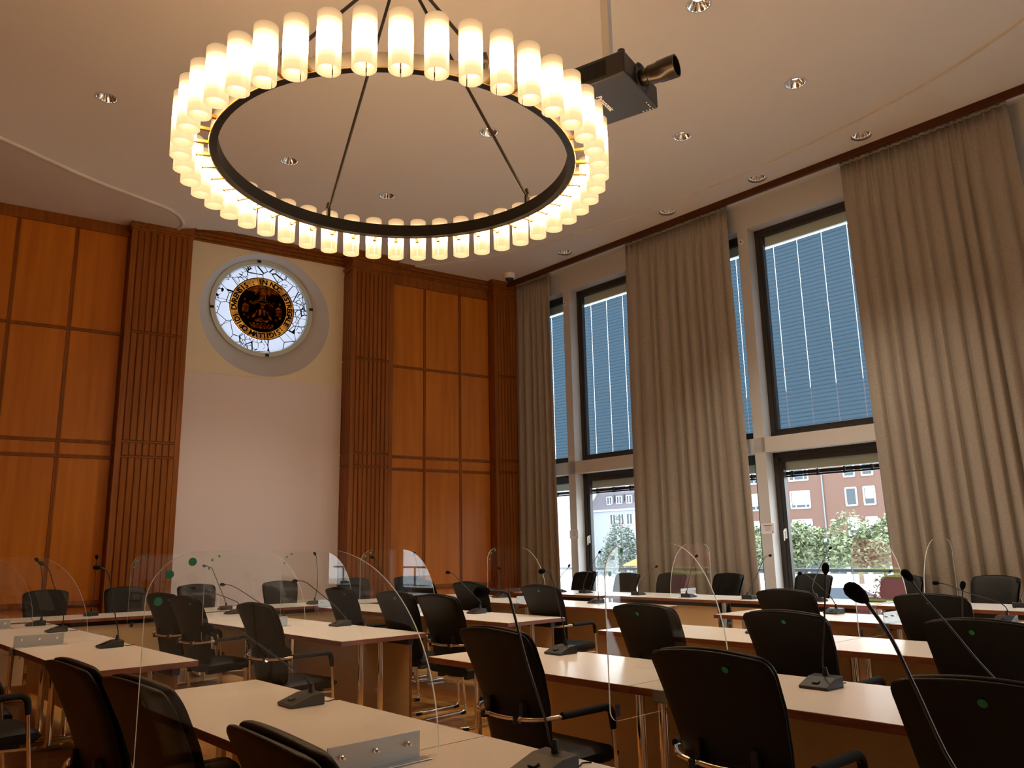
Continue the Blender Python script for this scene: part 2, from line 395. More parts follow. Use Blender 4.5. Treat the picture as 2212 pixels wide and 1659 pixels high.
for d, a, b in ((-.11, 6.44, 6.47), (-.07, 6.47, 6.52), (-.02, 6.52, 6.57), (.05, 6.57, ZC)): cn.box(2.3, YB-d, a, 5.2, YB+.2, b)
cn.build('cornice', 'dark_wood', back, bevel=.006)
MB().box(2.44, YB+.11, 0, 5.11, YB+.15, .1).build('skirting', 'dark_wood', back)
# ---- fluted pilasters
def pilaster(name, x0, x1, yf, left_face=False, right_face=False):
    core = MB().box(x0+.012, yf+.03, 0, x1-.012, YB+.16, ZC).build(name, 'dark_wood'); struct(core)
    fl = MB(); seg = [(.12, 2.79), (2.83, 3.01), (3.05, 4.66), (4.70, 6.27)]
    st = .075; w = (x1-x0-2*st)/8
    for a, b in ((.0, ZC),):
        fl.box(x0, yf, a, x0+st, yf+.05, b); fl.box(x1-st, yf, a, x1, yf+.05, b)
    for k in range(8):
        xa = x0+st+k*w
        for a, b in seg:
            fl.prism([(xa+.012, yf+.022), (xa+.024, yf+.004), (xa+w-.006, yf-.002), (xa+w-.002, yf+.04), (xa+.012, yf+.04)], a, b)
    for z in (2.81, 3.03, 4.68): fl.box(x0+st, yf+.006, z-.012, x1-st, yf+.04, z-.001); fl.box(x0+st, yf+.01, z+.002, x1-st, yf+.04, z+.010)
    fl.box(x0+st, yf, 0, x1-st, yf+.05, .12); fl.box(x0+st, yf, 6.27, x1-st, yf+.05, ZC)
    for on, xx, sg in ((left_face, x0, 1), (right_face, x1, -1)):
        if not on: continue
        n = 4; yw = (YB+.15-yf-.05)/n
        for k in range(n):
            ya = yf+.05+k*yw
            for a, b in seg: fl.prism([(xx, ya+.012), (xx+sg*.03, ya+.012), (xx+sg*.03, ya+yw), (xx, ya+yw-.006)], a, b)
    fl.build('fluting', 'dark_wood', core)
    cp = MB()
    for d, a, b in ((.022, 6.30, 6.33), (.04, 6.33, 6.36), (.012, 6.36, 6.47), (.04, 6.47, 6.53), (.07, 6.53, 6.57), (.10, 6.57, ZC)): cp.box(x0-d, yf-d, a, x1+d, YB+.1, b)
    cp.build('capital', 'dark_wood', core, bevel=.006)
pilaster('trim_1', *C1, YB-.28, left_face=True); pilaster('trim_2', *C2, YB-.28, left_face=True); pilaster('trim_3', *C3, YB-.20, left_face=True)
pp = thing('projection_panel', 'pinkish white projection panel on the recess between two fluted pilasters', 'projection screen', (3.776, YB+.15, 0))
MB().box(-1.335, -.03, .62, 1.335, -.002, 4.235).build('panel', 'projection_panel', pp)
MB().box(-1.335, -.06, .585, 1.335, -.002, .62).build('ledge', 'white_paint', pp)

# ---- round stained glass window
rw = sroot('window_1', (RC, YB+.42, RZ))
rv = MB(); n = 64
g = []
for t in (0, .35, .7, 1):
    g.append([((1-t)*.868*cos(a)+t*((3.773-RC)+1.096*cos(a)), (1-t)*0-t*.27, (1-t)*.846*sin(a)+t*((5.352-RZ)+1.067*sin(a))) for a in [2*pi*k/n for k in range(n+1)]])
rv.sheet(g); rv.build('reveal', 'white_paint', rw, True)
fr = MB(); fr.sheet([[(r*cos(2*pi*k/64), y, r*.975*sin(2*pi*k/64)) for k in range(65)] for r, y in ((.875, .02), (.875, -.05), (.80, -.05), (.785, .02))]); fr.build('frame', 'housing', rw, True, angle=30)
cl = MB()
for a in (.0, pi/2, pi, 3*pi/2):
    x, z = .85*cos(a+.12), .83*sin(a+.12); cl.box(x-.03, -.075, z-.02, x+.03, -.045, z+.02)
cl.build('clip', 'bronze', rw)
def annulus(mb, r1, r2, y, n=64, a0=0, a1=2*pi, cx=0, cz=0):
    mb.sheet([[(cx+r*cos(a0+(a1-a0)*k/n), y, cz+r*sin(a0+(a1-a0)*k/n)) for k in range(n+1)] for r in (r1, r2)]); return mb
SR = .555
annulus(MB(), SR, .80, 0).build('border_glass', 'leaded_glass', rw)
annulus(MB(), .415, SR, -.004).build('letter_band', 'amber_band', rw)
MB().prism(ring(0, 0, .418, 64), 0, .001, lambda a, b, c: (a, -.006+c, b)).build('seal_glass', 'amber_bright', rw)
lr = MB()
for r, w_ in ((.55, .007), (.413, .008), (.372, .004), (.80, .006)): annulus(lr, r-w_, r+w_, -.010)
TXT = 'SIGILLVM OPIDI DVRENSIS : EN NOC ESTREGALE :'
n = len(TXT); a_start = radians(-52)
for i, ch in enumerate(TXT):
    if ch == ' ': continue
    a = a_start-2*pi*i/n
    vs, fs = text_mesh(ch, .125, .005)
    rad = Vector((cos(a), 0, sin(a))); tan = Vector((sin(a), 0, -cos(a)))
    lr.add([rad*(.436+q.y)+tan*q.x+Vector((0, -.012, 0)) for q in vs], fs)
lr.build('lettering', 'seal_black', rw)
# dark glass with the bright pieces of castle, arch, wall and rider cut out of it
holes = []
def hq(x0, z0, x1, z1): holes.append([(x0, z0), (x1, z0), (x1, z1), (x0, z1)])
for tx, tz in ((-.285, -.02), (.285, -.02), (0, .225)):
    for k in range(5): hq(tx-.052+k*.022, tz-.075, tx-.038+k*.022, tz+.025)
    holes.append([(tx-.062, tz+.035), (tx+.062, tz+.035), (tx, tz+.095)])
def arc_piece(r1, r2, a0, a1, n=9):
    holes.append([(r1*cos(radians(a0+(a1-a0)*k/n)), r1*sin(radians(a0+(a1-a0)*k/n))-.06) for k in range(n+1)]+[(r2*cos(radians(a1+(a0-a1)*k/n)), r2*sin(radians(a1+(a0-a1)*k/n))-.06) for k in range(n+1)])
for a0, a1 in ((34, 62), (64, 88), (92, 116), (118, 146)): arc_piece(.205, .222, a0, a1); 
for a0, a1 in ((40, 70), (110, 140)): arc_piece(.180, .190, a0, a1)
for k in range(7): hq(-.215+k*.064, -.288, -.180+k*.064, -.262)
for r_ in range(2):
    for k in range(6): hq(-.20+k*.068+(.03 if r_ else 0), -.322-r_*.030, -.145+k*.068+(.03 if r_ else 0), -.300-r_*.030)
holes += [[(-.045, .072), (.045, .072), (.058, .112), (.026, .092), (0, .12), (-.026, .092), (-.058, .112)],
          [(.032*cos(2*pi*k/12), .030+.032*sin(2*pi*k/12)) for k in range(12)],
          [(-.06, -.02), (-.015, -.012), (-.012, -.10), (-.05, -.13)], [(.06, -.02), (.015, -.012), (.012, -.10), (.05, -.13)],
          [(-.10, -.05), (-.075, -.03), (-.115, -.15), (-.165, -.19), (-.17, -.16)], [(.10, -.05), (.075, -.03), (.115, -.15), (.165, -.19), (.17, -.16)],
          [(-.12, -.205), (-.02, -.165), (.04, -.20), (.13, -.19), (.10, -.235), (-.10, -.24)]]
for k, (x, z) in enumerate(((-.20, .10), (.19, .12), (-.12, .26), (.12, .27), (-.30, .13), (.30, .12), (-.23, -.18), (.24, -.17), (-.30, -.14), (.31, -.13))): holes.append([(x+.02*cos(2*pi*q/5+k), z+.026*sin(2*pi*q/5+k)) for q in range(5)])
dk = flat_with_holes('dark_glass', ring(0, 0, .414, 48), holes, 'amber_dark', lambda a, b: (a, -.008, b)); dk.parent = rw
ln = MB()
for k in range(10):
    a = 2*pi*k/10+.2; ln.box(-.003, -.012, .30, .003, -.010, .80, lambda q, a=a: Vector((q.x*cos(a)-q.z*sin(a), q.y, q.x*sin(a)+q.z*cos(a))))
ln.build('lead_line', 'seal_black', rw)

# ---- window wall (local frame: x = v, y = u)
wr = struct(MB().box(VW, -4.2, 0, VW+.35, -1.3, ZC).box(VW, -1.3, 6.175, VW+.35, 12.2, 6.60).box(VW, -1.3, 0, VW+.35, 12.2, .12).build('wall_right', 'white_paint', rz=ANG))
MB().box(VW-.34, -4.2, 6.585, VW+.05, 12.2, 6.615).build('soffit', 'white_paint', wr)
MB().box(VW-.16, -3, 6.573, VW-.13, 11.6, 6.586).build('curtain_track', 'white_plastic', wr)
MB().box(VW-.40, -4.2, 6.50, VW-.34, 11.6, ZC).build('edge_board', 'board_wood', wr, bevel=.004)
BAYS = [(10.235, 11.52), (8.24, 10.065), (6.40, 8.065), (4.39, 6.225), (2.555, 4.215), (.70, 2.385), (-1.3, .53)]
pl = MB()
for i in range(len(BAYS)-1): pl.box(VW, BAYS[i+1][1], .12, VW+.30, BAYS[i][0], 6.18)
pl.box(VW, 11.52, .12, VW+.30, 12.2, 6.18)
pl.box(VW, -1.3, 2.70, VW+.30, 12.0, 2.92)
pl.build('pillar', 'white_paint', wr)
FX = VW+.20
for i, (ua, ub) in enumerate(BAYS):
    w = sroot('window_%d' % (i+2), rz=ANG)
    for (za, zb, low) in ((2.92, 6.18, False), (.12, 2.70, True)):
        f = MB(); t = .075
        for a, b, c, d in ((ua, za, ub, za+t), (ua, zb-t, ub, zb), (ua, za, ua+t, zb), (ub-t, za, ub, zb)): f.box(FX, a, b, FX+.07, c, d)
        t2 = .14 if low else .12
        for a, b, c, d in ((ua+.05, za+.05, ub-.05, za+t2), (ua+.05, zb-t2, ub-.05, zb-.05), (ua+.05, za+.05, ua+t2, zb-.05), (ub-t2, za+.05, ub-.05, zb-.05)): f.box(FX+.012, a, b, FX+.085, c, d)
        f.build('frame', 'frame_dark', w)
        MB().box(FX+.045, ua+t2-.01, za+t2-.01, FX+.053, ub-t2+.01, zb-t2+.01).build('pane', 'window_glass', w)
        bl = MB(); y0, y1 = ua+.03, ub-.03; X = FX+.16
        MB().box(X-.05, ua+.06, zb-.26, X+.05, ub-.06, zb-.05).build('blind_box', 'housing', w)
        cords = [ub-.215-.39*k for k in range(int((ub-ua-.3)/.39)+1)]
        cuts = [y0]+sorted(cords)+[y1]
        if not low:
            z = zb-.285
            while z > za+.12:
                for a, b in zip(cuts[:-1], cuts[1:]):
                    if b-a > .02: bl.add([(X-.006, a+.002, z-.062), (X-.006, b-.002, z-.062), (X+.006, b-.002, z+.004), (X+.006, a+.002, z+.004)], [(0, 1, 2, 3)])
                z -= .06
            bl.build('blind_slats', 'blind_slat', w)
        else:
            for k in range(6): bl.box(X-.035, y0, zb-.285-k*.008, X+.035, y1, zb-.281-k*.008)
            bl.build('blind_slats', 'blind_slat', w)
            br = MB().box(X-.03, y0, zb-.36, X+.03, y1, zb-.335)
            for c in cords: br.box(X-.04, c-.015, zb-.365, X+.035, c+.015, zb-.27)
            br.build('blind_rail', 'frame_dark', w)
            h = MB().box(FX-.012, ub-.115, 1.46, FX+.012, ub-.085, 1.60).tube(fillet([(FX+.01, ub-.10, 1.57), (FX-.05, ub-.10, 1.57), (FX-.05, ub-.10, 1.43)], .015), .009)
            h.build('handle', 'white_plastic', w, True)
# sensors and notices on the pillars
def on_pillar(u, z, name, label, cat): return thing(name, label, cat, P(u, VW, z), ANG)
for u, z, lab in ((10.18, 5.93, 'small round white sensor high on the narrow pillar beside the panelled corner'), (6.34, 5.99, 'small round white sensor high on the pillar between two tall curtains')):
    o = on_pillar(u, z, 'sensor', lab, 'sensor')
    disc(MB(), (0, 0, 0), .04, (-1, 0, 0), .018).build('housing', 'white_plastic', o, True); disc(MB(), (-.018, 0, 0), .014, (-1, 0, 0), .003).build('eye', 'ink', o)
for u, z, lab in ((10.15, 1.62, 'white paper notice on the pillar nearest the panelled corner'), (6.29, 1.605, 'white paper notice on the pillar in front of the brick building view')):
    o = on_pillar(u, z, 'paper_notice', lab, 'notice')
    MB().box(-.004, -.105, -.074, -.001, .105, .074).build('sheet', 'paper', o)
    tx = MB().box(-.0055, -.07, .040, -.004, .06, .048)
    for k in range(5): tx.box(-.0052, -.05+.008*(k % 2), .022-k*.013, -.004, .045-.006*(k % 3), .025-k*.013)
    tx.box(-.0055, -.085, -.06, -.004, -.07, -.045)
    tx.build('print', 'ink', o)

# ---- curtains
def curtain(label, ut0, ut1, ub0, ub1, seed):
    rnd = random.Random(seed); o = thing('curtain', label, 'curtain', P((ut0+ut1)/2, VW-.19, 0), ANG, 'floor length curtains on the window wall')
    L = abs(ut1-ut0); n = int(L/.009); um = (ut0+ut1)/2
    ph = [0.0]; wl = .2
    for i in range(n):
        if i % 10 == 0: wl = rnd.uniform(.12, .27)
        ph.append(ph[-1]+2*pi*(L/n)/wl)
    amp = []; a = .05
    for i in range(n+1):
        if i % 14 == 0: tgt = rnd.uniform(.055, .10)
        a += (tgt-a)*.15; amp.append(a)
    ztop, zbot = 6.565, .02; rows = 26; g = []
    for r in range(rows+1):
        t = r/rows; z = ztop+(zbot-ztop)*t; tt = min(1, t/.12); R_ = []
        for i in range(n+1):
            s = i/n; u = (ut0+(ut1-ut0)*s)*(1-t)+(ub0+(ub1-ub0)*s)*t - um
            p = ph[i]+.25*sin(2.3*t+seed+3*s)
            f = 1-2*abs(sin(p/2))**.6; fine = sin(2.0*ph[i])
            A = amp[i]*(.55+.55*t)
            off = (1-tt)*fine*.018+tt*A*f*.8
            R_.append((off, u+tt*.012*cos(p), z))
        g.append(R_)
    c = MB().sheet(g).build('fabric', 'curtain_cloth', o, True, angle=180)
    so = c.modifiers.new('thickness', 'SOLIDIFY'); so.thickness = .004
    hd = MB().sheet([[(q[0]-.004, q[1], z) for q in g[0]] for z in (6.53, 6.578)]).build('heading_tape', 'curtain_cloth', o, True, angle=180)
    so = hd.modifiers.new('thickness', 'SOLIDIFY'); so.thickness = .004
    return o
curtain('narrow taupe curtain hanging in the corner beside the wood panelling', 11.35, 10.40, 11.42, 10.27, 3)
curtain('wide taupe curtain between the two blue blinded windows', 8.50, 6.44, 8.60, 6.33, 5)
curtain('widest taupe curtain with one lit fold, nearest the camera', 4.60, 2.52, 4.46, 2.30, 9)

# ------------------------------------------------------------------ chandelier
CX, CY = 2.313, 4.936
ch = thing('chandelier', 'large ring chandelier with opal glass tubes hanging from the ceiling', 'chandelier', (CX, CY, 4.15))
MB().sheet([[(r*cos(2*pi*k/96), r*sin(2*pi*k/96), z) for k in range(97)] for r, z in ((1.235, -.05), (1.235, .05), (1.285, .05), (1.285, -.05), (1.235, -.05))]).build('ring', 'bronze', ch, True, angle=30)
rim = MB()
rim.tube([(1.287*cos(2*pi*k/96), 1.287*sin(2*pi*k/96), -.048) for k in range(96)], .005, 6, True); rim.build('rim', 'brass', ch, True)
HUB = 1.65
rods = [92.6, 6.9, -147.6, -91.0]
for a in rods:
    a = radians(a); e = Vector((1.255*cos(a), 1.255*sin(a), .05))
    rd = MB().tube([e+Vector((0, 0, .05)), Vector((.02*cos(a), .02*sin(a), HUB))], .0125, 8).build('rod', 'bronze', ch, True)
    sh = MB().box(-.02, -.012, -.08, .02, .012, .06).lathe([(.02, .05), (.026, .07), (.02, .10), (.012, .13)], 10)
    s_ = sh.build('shackle', 'bronze', rd, False, bevel=.004); s_.location = e+Vector((0, 0, .0)); s_.rotation_euler = (0, 0, a)
MB().lathe([(.03, HUB-.06), (.05, HUB-.03), (.05, HUB+.05), (.018, HUB+.09), (.018, ZC-4.15-.06), (.09, ZC-4.15-.05), (.10, ZC-4.15-.001)], 20).build('canopy_stem', 'bronze', ch, True)
NL = 46; lamp0 = None
def lamp_mesh():
    mb = MB(); n = 24; r1, r2 = .0695, .064; hh = .175
    # tube open below, with a slit for the bracket on the side facing the ring (-x)
    outer = [[(r1*cos(a), r1*sin(a), z) for a in [pi+.06+(2*pi-.12)*k/n for k in range(n+1)]] for z in (-hh, -.03)]
    full = [[(r*cos(a), r*sin(a), z) for a in [pi+2*pi*k/n for k in range(n+1)]] for r, z in ((r1, -.03), (r1, 0), (r1, .08), (r1, hh-.006), (r1-.006, hh), (r2-.004, hh), (r2, hh-.008), (r2, .08), (r2, -.03))]
    inner = [[(r2*cos(a), r2*sin(a), z) for a in [pi+.06+(2*pi-.12)*k/n for k in range(n+1)]] for z in (-.03, -hh)]
    lip = [[(r*cos(a), r*sin(a), -hh) for a in [pi+.06+(2*pi-.12)*k/n for k in range(n+1)]] for r in (r2, r1)]
    mb.sheet(outer).sheet(full).sheet(inner).sheet(lip); return mb
def bracket_mesh():
    mb = MB().box(-.185, -.012, -.055, -.055, .012, -.035).box(-.075, -.016, -.06, -.05, .016, -.03)
    mb.lathe([(.02, -.055), (.02, -.03), (.012, -.02), (.012, .02)], 10); return mb
for i in range(NL):
    a = radians(-114.7+i*360/NL); loc = Vector((1.455*cos(a), 1.455*sin(a), .005))
    if lamp0 is None:
        lamp0 = lamp_mesh().build('lamp_tube', 'opal_glass', ch, True, angle=50); br0 = bracket_mesh().build('bracket', 'brass', lamp0)
        L = lamp0
    else:
        L = lamp0.copy(); COL.objects.link(L); L.parent = ch; b_ = br0.copy(); COL.objects.link(b_); b_.parent = L
    L.location = loc; L.rotation_euler = (0, 0, a)

# ------------------------------------------------------------------ downlights
dl_lab = ['downlight in the ceiling above the left hand wood panels', 'downlight inside the ring, left of the slanting rod', 'downlight inside the ring, lowest one near the far rim',
 'downlight behind the slanting rod inside the ring', 'downlight at the upper picture edge, beyond the projector pole', 'lit downlight in the open ceiling far to the right of the projector lens', 'lit downlight just below the projector lens',
 'downlight beside the wood edge board above the widest curtain', 'shallow downlight half hidden in the ceiling curve', 'downlight near the edge board above the middle curtain', 'downlight nearest the panelled corner, by the dome camera']
lit = {1, 3, 4, 5, 6}
LM = []
def lit_mesh(o):
    if not LM: LM.append(MB().prism(ring(0, 0, .055, 20), .074, .077)); 
    m_ = bpy.data.meshes.new('lamp'); m_.from_pydata(LM[0].v, [], LM[0].f); m_.materials.append(MATS['led_glow']); return m_
proto = None
for i, (x, y) in enumerate(DL):
    o = thing('downlight', dl_lab[i], 'ceiling light', (x, y, ZC), 0, 'recessed ceiling downlights')
    if proto is None:
        pr = MB(); n = 32
        pr.sheet([[((r-(.007 if k % 2 else 0))*cos(2*pi*k/n), (r-(.007 if k % 2 else 0))*sin(2*pi*k/n), z) for k in range(n+1)] for r, z in ((.11, 0), (.095, .022), (.076, .050), (.052, .075))])
        a_ = pr.build('reflector', 'reflector', o); b_ = MB().sheet([[(r*cos(2*pi*k/n), r*sin(2*pi*k/n), z) for k in range(n+1)] for r, z in ((.108, .002), (.106, -.004), (.128, -.004), (.130, 0))]).build('trim_ring', 'white_paint', o, True)
        c_ = MB().prism(ring(0, 0, .055, 20), .074, .077).build('lamp', 'led_off', o); proto = (a_, b_, c_)
    else:
        for p in proto: c = p.copy(); COL.objects.link(c); c.parent = o
    if i not in lit: continue
    [c for c in o.children if c.name.startswith('lamp')][0].data = lit_mesh(o)
    ld = bpy.data.lights.new('downlight_beam', 'SPOT'); ld.energy = SPOT_W; ld.color = (1.0, .86, .68); ld.spot_size = radians(95); ld.spot_blend = .6; ld.shadow_soft_size = .05
    lo = bpy.data.objects.new('downlight_beam', ld); COL.objects.link(lo); lo.location = (x, y, ZC-.03)

# ------------------------------------------------------------------ dome camera, projector
dc = thing('dome_camera', 'white dome camera on the ceiling above the panelled corner', 'camera', (8.13, 12.28, ZC))
MB().lathe([(.11, -.13), (.115, -.11), (.115, -.002)], 24).build('housing', 'white_plastic', dc, True); MB().lathe([(.002, -.20), (.04, -.19), (.07, -.165), (.082, -.13)], 20).build('dome', 'projector_black', dc, True)
pa = radians(-66.9); PZ = 4.80
pc = Vector((3.82, 4.296, PZ))
pj = thing('projector', 'black projector with long lens hanging from a ceiling pole', 'projector', pc, pa)
W2, D2, HT = .308, .272, .185
MB().box(-D2, -W2, 0, D2, W2, HT).build('body', 'projector_black', pj, bevel=.014, seg=3)
vt = MB().box(-D2*.6, -W2-.002, .03, D2*.45, -W2+.01, HT-.03)
for k in range(16): vt.box(-D2*.6+k*.018, -W2-.004, .035, -D2*.6+k*.018+.006, -W2, HT-.035)
vt.build('vent', 'black_rubber', pj)
hx = lambda r: lambda q: Vector((q.z, q.x, q.y+.105))
MB().lathe([(.115, D2-.005), (.12, D2+.004), (.11, D2+.012), (.085, D2-.01)], 28, hx(0)).build('lens_collar', 'projector_black', pj, True)
ls = MB().lathe([(.062, D2-.02), (.062, D2+.06), (.072, D2+.07), (.075, D2+.14), (.082, D2+.15), (.085, D2+.23), (.085, D2+.285), (.076, D2+.285), (.072, D2+.20)], 28, hx(0), caps=False).build('lens', 'lens_ring', pj, True, angle=35)
MB().lathe([(.001, D2+.235), (.03, D2+.232), (.055, D2+.22), (.070, D2+.205)], 24, hx(0), caps=False).build('glass', 'chrome', ls, True)
ft = MB()
for x, y in ((D2-.04, W2-.05), (D2-.04, -W2+.05), (-D2+.04, W2-.05), (-D2+.04, -W2+.05)): ft.lathe([(.028, HT-.002), (.028, HT+.03), (.02, HT+.035)], 12, lambda q, x=x, y=y: Vector((q.x+x, q.y+y, q.z)))
ft.build('foot', 'black_plastic', pj, True)
pole = MB().box(-.032, -.032, HT, .032, .032, ZC-PZ-.004).build('ceiling_pole', 'white_paint', pj)
vs, fs = text_mesh('Panasonic', .062, .001)
lg = MB(); lg.add([Vector((-.06+v.y, v.x, -.0015)) for v in vs], fs); lg.build('lettering', 'logo_grey', pj)
mk = MB()
for k, (x, y, w_) in enumerate(((.225, .24, .012), (.225, .205, .02), (.225, .17, .012), (.15, .275, .012), (.18, .275, .012), (.205, .275, .016), (.232, .275, .012))): mk.box(x, y, -.0015, x+.008, y+w_, .0005)
mk.build('marking', 'logo_grey', pj)

# ------------------------------------------------------------------ tables
def table(label, v0, v1, u0, u1, group, frame='uv', leg_off=.16, zt=.74, panel=True):
    """people sit on the v0 side, modesty panel near v1"""
    L = u1-u0; D = v1-v0
    if frame == 'uv': o = thing('conference_table', label, 'table', P((u0+u1)/2, (v0+v1)/2, 0), ANG, group)
    else: o = thing('conference_table', label, 'table', frame[0], frame[1], group)
    h = L/2-.002; d = D/2
    MB().box(-d, -h, zt-.036, d, h, zt-.0015).build('edge_band', 'edge_wood', o, bevel=.002)
    MB().box(-d+.0015, -h+.0015, zt-.0015, d-.0015, h-.0015, zt).build('tabletop', 'laminate', o)
    pn = MB().box(d-.13, -h+.05, .10, d-.11, h-.05, zt-.085).build('modesty_panel', 'panel_laminate', o)
    for s in (-1, 1): MB().box(d-.131, s*(h-.049)-.003, .10, d-.109, s*(h-.049)+.003, zt-.085).build('edge_strip', 'edge_wood', pn)
    MB().box(d-.145, -h+.05, zt-.085, d-.095, h-.05, zt-.036).build('shadow_gap', 'black_plastic', o)  # black strip standing in for the shadow gap between panel and top
    for s in (-1, 1):
        y = s*(h-leg_off)
        for x in (-d+.27, -d+.45):
            MB().lathe([(.024, .03), (.024, zt-.036)], 14, lambda q, x=x, y=y: Vector((q.x+x, q.y+y, q.z))).build('leg', 'chrome', o, True)
        MB().box(-d+.17, y-.035, .008, -d+.62, y+.035, .030).build('foot', 'chrome', o, bevel=.006)
        MB().box(-d+.12, y-.04, zt-.046, -d+.50, y+.04, zt-.036).build('leg_plate', 'black_plastic', o)
    return o
G = 'white conference tables in rows'
table('white table with brown edge nearest the camera, its corner by the first chair', 1.28, 1.97, 2.37, 4.28, G)
table('white table at the bottom edge, joined behind the nearest screen bracket', 1.28, 1.97, .45, 2.37, G)
table('white table end behind the nearest table, microphone close to its corner', 1.37, 2.06, 5.32, 7.22, G)
table('white table running from the first row to the panelled wall row', 1.37, 2.12, 7.22, 9.68, G)
table('white table whose chrome legs and end panel show in the centre aisle', 3.20, 3.98, 5.52, 7.6, G)
table('white table in the second row, reaching the row along the panelled wall', 3.20, 3.98, 7.6, 9.45, G)
table('white table behind the aisle chairs, end panel showing beside an armchair', 4.95, 5.68, 5.62, 7.6, G)
table('white table in the third row touching the row along the panelled wall', 4.95, 5.68, 7.6, 9.2, G)
table('white table in the fourth row with two clear screens, seen over chair backs', 6.71, 7.48, 5.65, 7.4, G)
table('white table in the fourth row beside the corner of the panelled wall', 6.71, 7.48, 7.4, 8.95, G)
table('white table pointed at the aisle behind the near armchair', 3.12, 3.90, 2.67, 4.31, G)
table('white table in the near armchair row, running off behind the large black chair', 3.12, 3.90, .95, 2.67, G)
table('white table whose tip shows through the clear screen beside the centre right chair', 4.97, 5.74, 2.74, 4.56, G)
table('white table with glossy window reflection behind the dotted chairs', 4.97, 5.74, .9, 2.74, G)
table('white table in front of the window row, black microphone near its middle', 6.75, 7.53, 2.88, 4.68, G)
table('white table at the far right of the row before the window tables', 6.75, 7.53, 1.08, 2.88, G)
# window row (people sit by the windows): local frame flipped
tw_ang = ANG+pi-radians(1.6)
def wrow(u): return 8.40+.034*(8.6-u)
for lab, ua, ub in (('white table at the corner end of the window row', 7.62, 9.42), ('white table of the window row below the yellow tinted reflection', 5.80, 7.60), ('white table of the window row in front of the brick building view', 3.98, 5.78), ('white table at the camera end of the window row', 2.16, 3.96), ):
    um = (ua+ub)/2; table(lab, 0, .84, 0, ub-ua, 'white tables along the windows', (P(um, wrow(um)+.42, 0), tw_ang))
for lab, xa, xb in (('white table of the panelled wall row beyond the left picture edge', -1.35, .6), ('white table before the left fluted pilaster', .6, 2.5), ('white table before the projection panel', 2.5, 4.4), ('white table before the right fluted pilaster', 4.4, 6.3)):
    table(lab, 0, .78, 0, xb-xa, 'white tables along the panelled wall', (Vector(((xa+xb)/2, 10.45, 0)), -pi/2))

# ------------------------------------------------------------------ chairs (local: faces +x)
def chair_back_x(z):
    pts = [(.38, -.150), (.46, -.185), (.58, -.205), (.70, -.225), (.85, -.275), (.97, -.325), (1.05, -.365)]
    for (a, b), (c, d) in zip(pts[:-1], pts[1:]):
        if z <= c: return b+(d-b)*(z-a)/(c-a)
    return pts[-1][1]
def chair_back_w(z):
    pts = [(.38, .185), (.5, .200), (.66, .222), (.85, .245), (1.05, .256)]
    for (a, b), (c, d) in zip(pts[:-1], pts[1:]):
        if z <= c: return b+(d-b)*(z-a)/(c-a)
    return pts[-1][1]
def back_slab(off0, off1, z0, z1, rtop, rbot, shrink, bulge):
    zs = []; n = 26
    for k in range(n+1): t = k/n; zs.append(z0+(z1-z0)*(.5-.5*cos(pi*t)))
    cols = 14; g0 = []; g1 = []
    for z in zs:
        w = chair_back_w(z)-shrink
        dt, db = z1-z, z-z0
        if dt < rtop: w -= rtop*(1-sqrt(max(0, 1-((rtop-dt)/rtop)**2)))
        if db < rbot: w -= rbot*(1-sqrt(max(0, 1-((rbot-db)/rbot)**2)))
        ed = min(1, min(dt, db)/.025); R0 = []; R1 = []
        crown = -.006*(abs(z-1.0) < 2)
        for k in range(cols+1):
            s = -1+2*k/cols; y = w*s; ey = min(1, (1-abs(s))*w/.022)
            e = sqrt(max(0, 1-(1-min(ed, ey))**2)); mid = (off0+off1)/2; x = chair_back_x(z)+.028*s*s
            zz = z-.018*s*s*max(0, (z-.85)/.2)
            R0.append((x+mid+(off0-mid)*(.25+.75*e), y, zz)); R1.append((x+mid+(off1-mid)*(.25+.75*e)+bulge*e*(1-s*s), y, zz))
        g0.append(R0); g1.append(R1)
    mb = MB(); mb.sheet(g0); mb.sheet(g1)
    nr = len(zs); c1 = cols+1; N = nr*c1
    edge = [(0, k) for k in range(c1)]+[(r, cols) for r in range(1, nr)]+[(nr-1, k) for k in range(cols-1, -1, -1)]+[(r, 0) for r in range(nr-2, 0, -1)]
    for i in range(len(edge)):
        a, b = edge[i], edge[(i+1) % len(edge)]
        ia, ib = a[0]*c1+a[1], b[0]*c1+b[1]; mb.f.append([ia, ib, N+ib, N+ia]); mb.mi.append(0)
    return mb
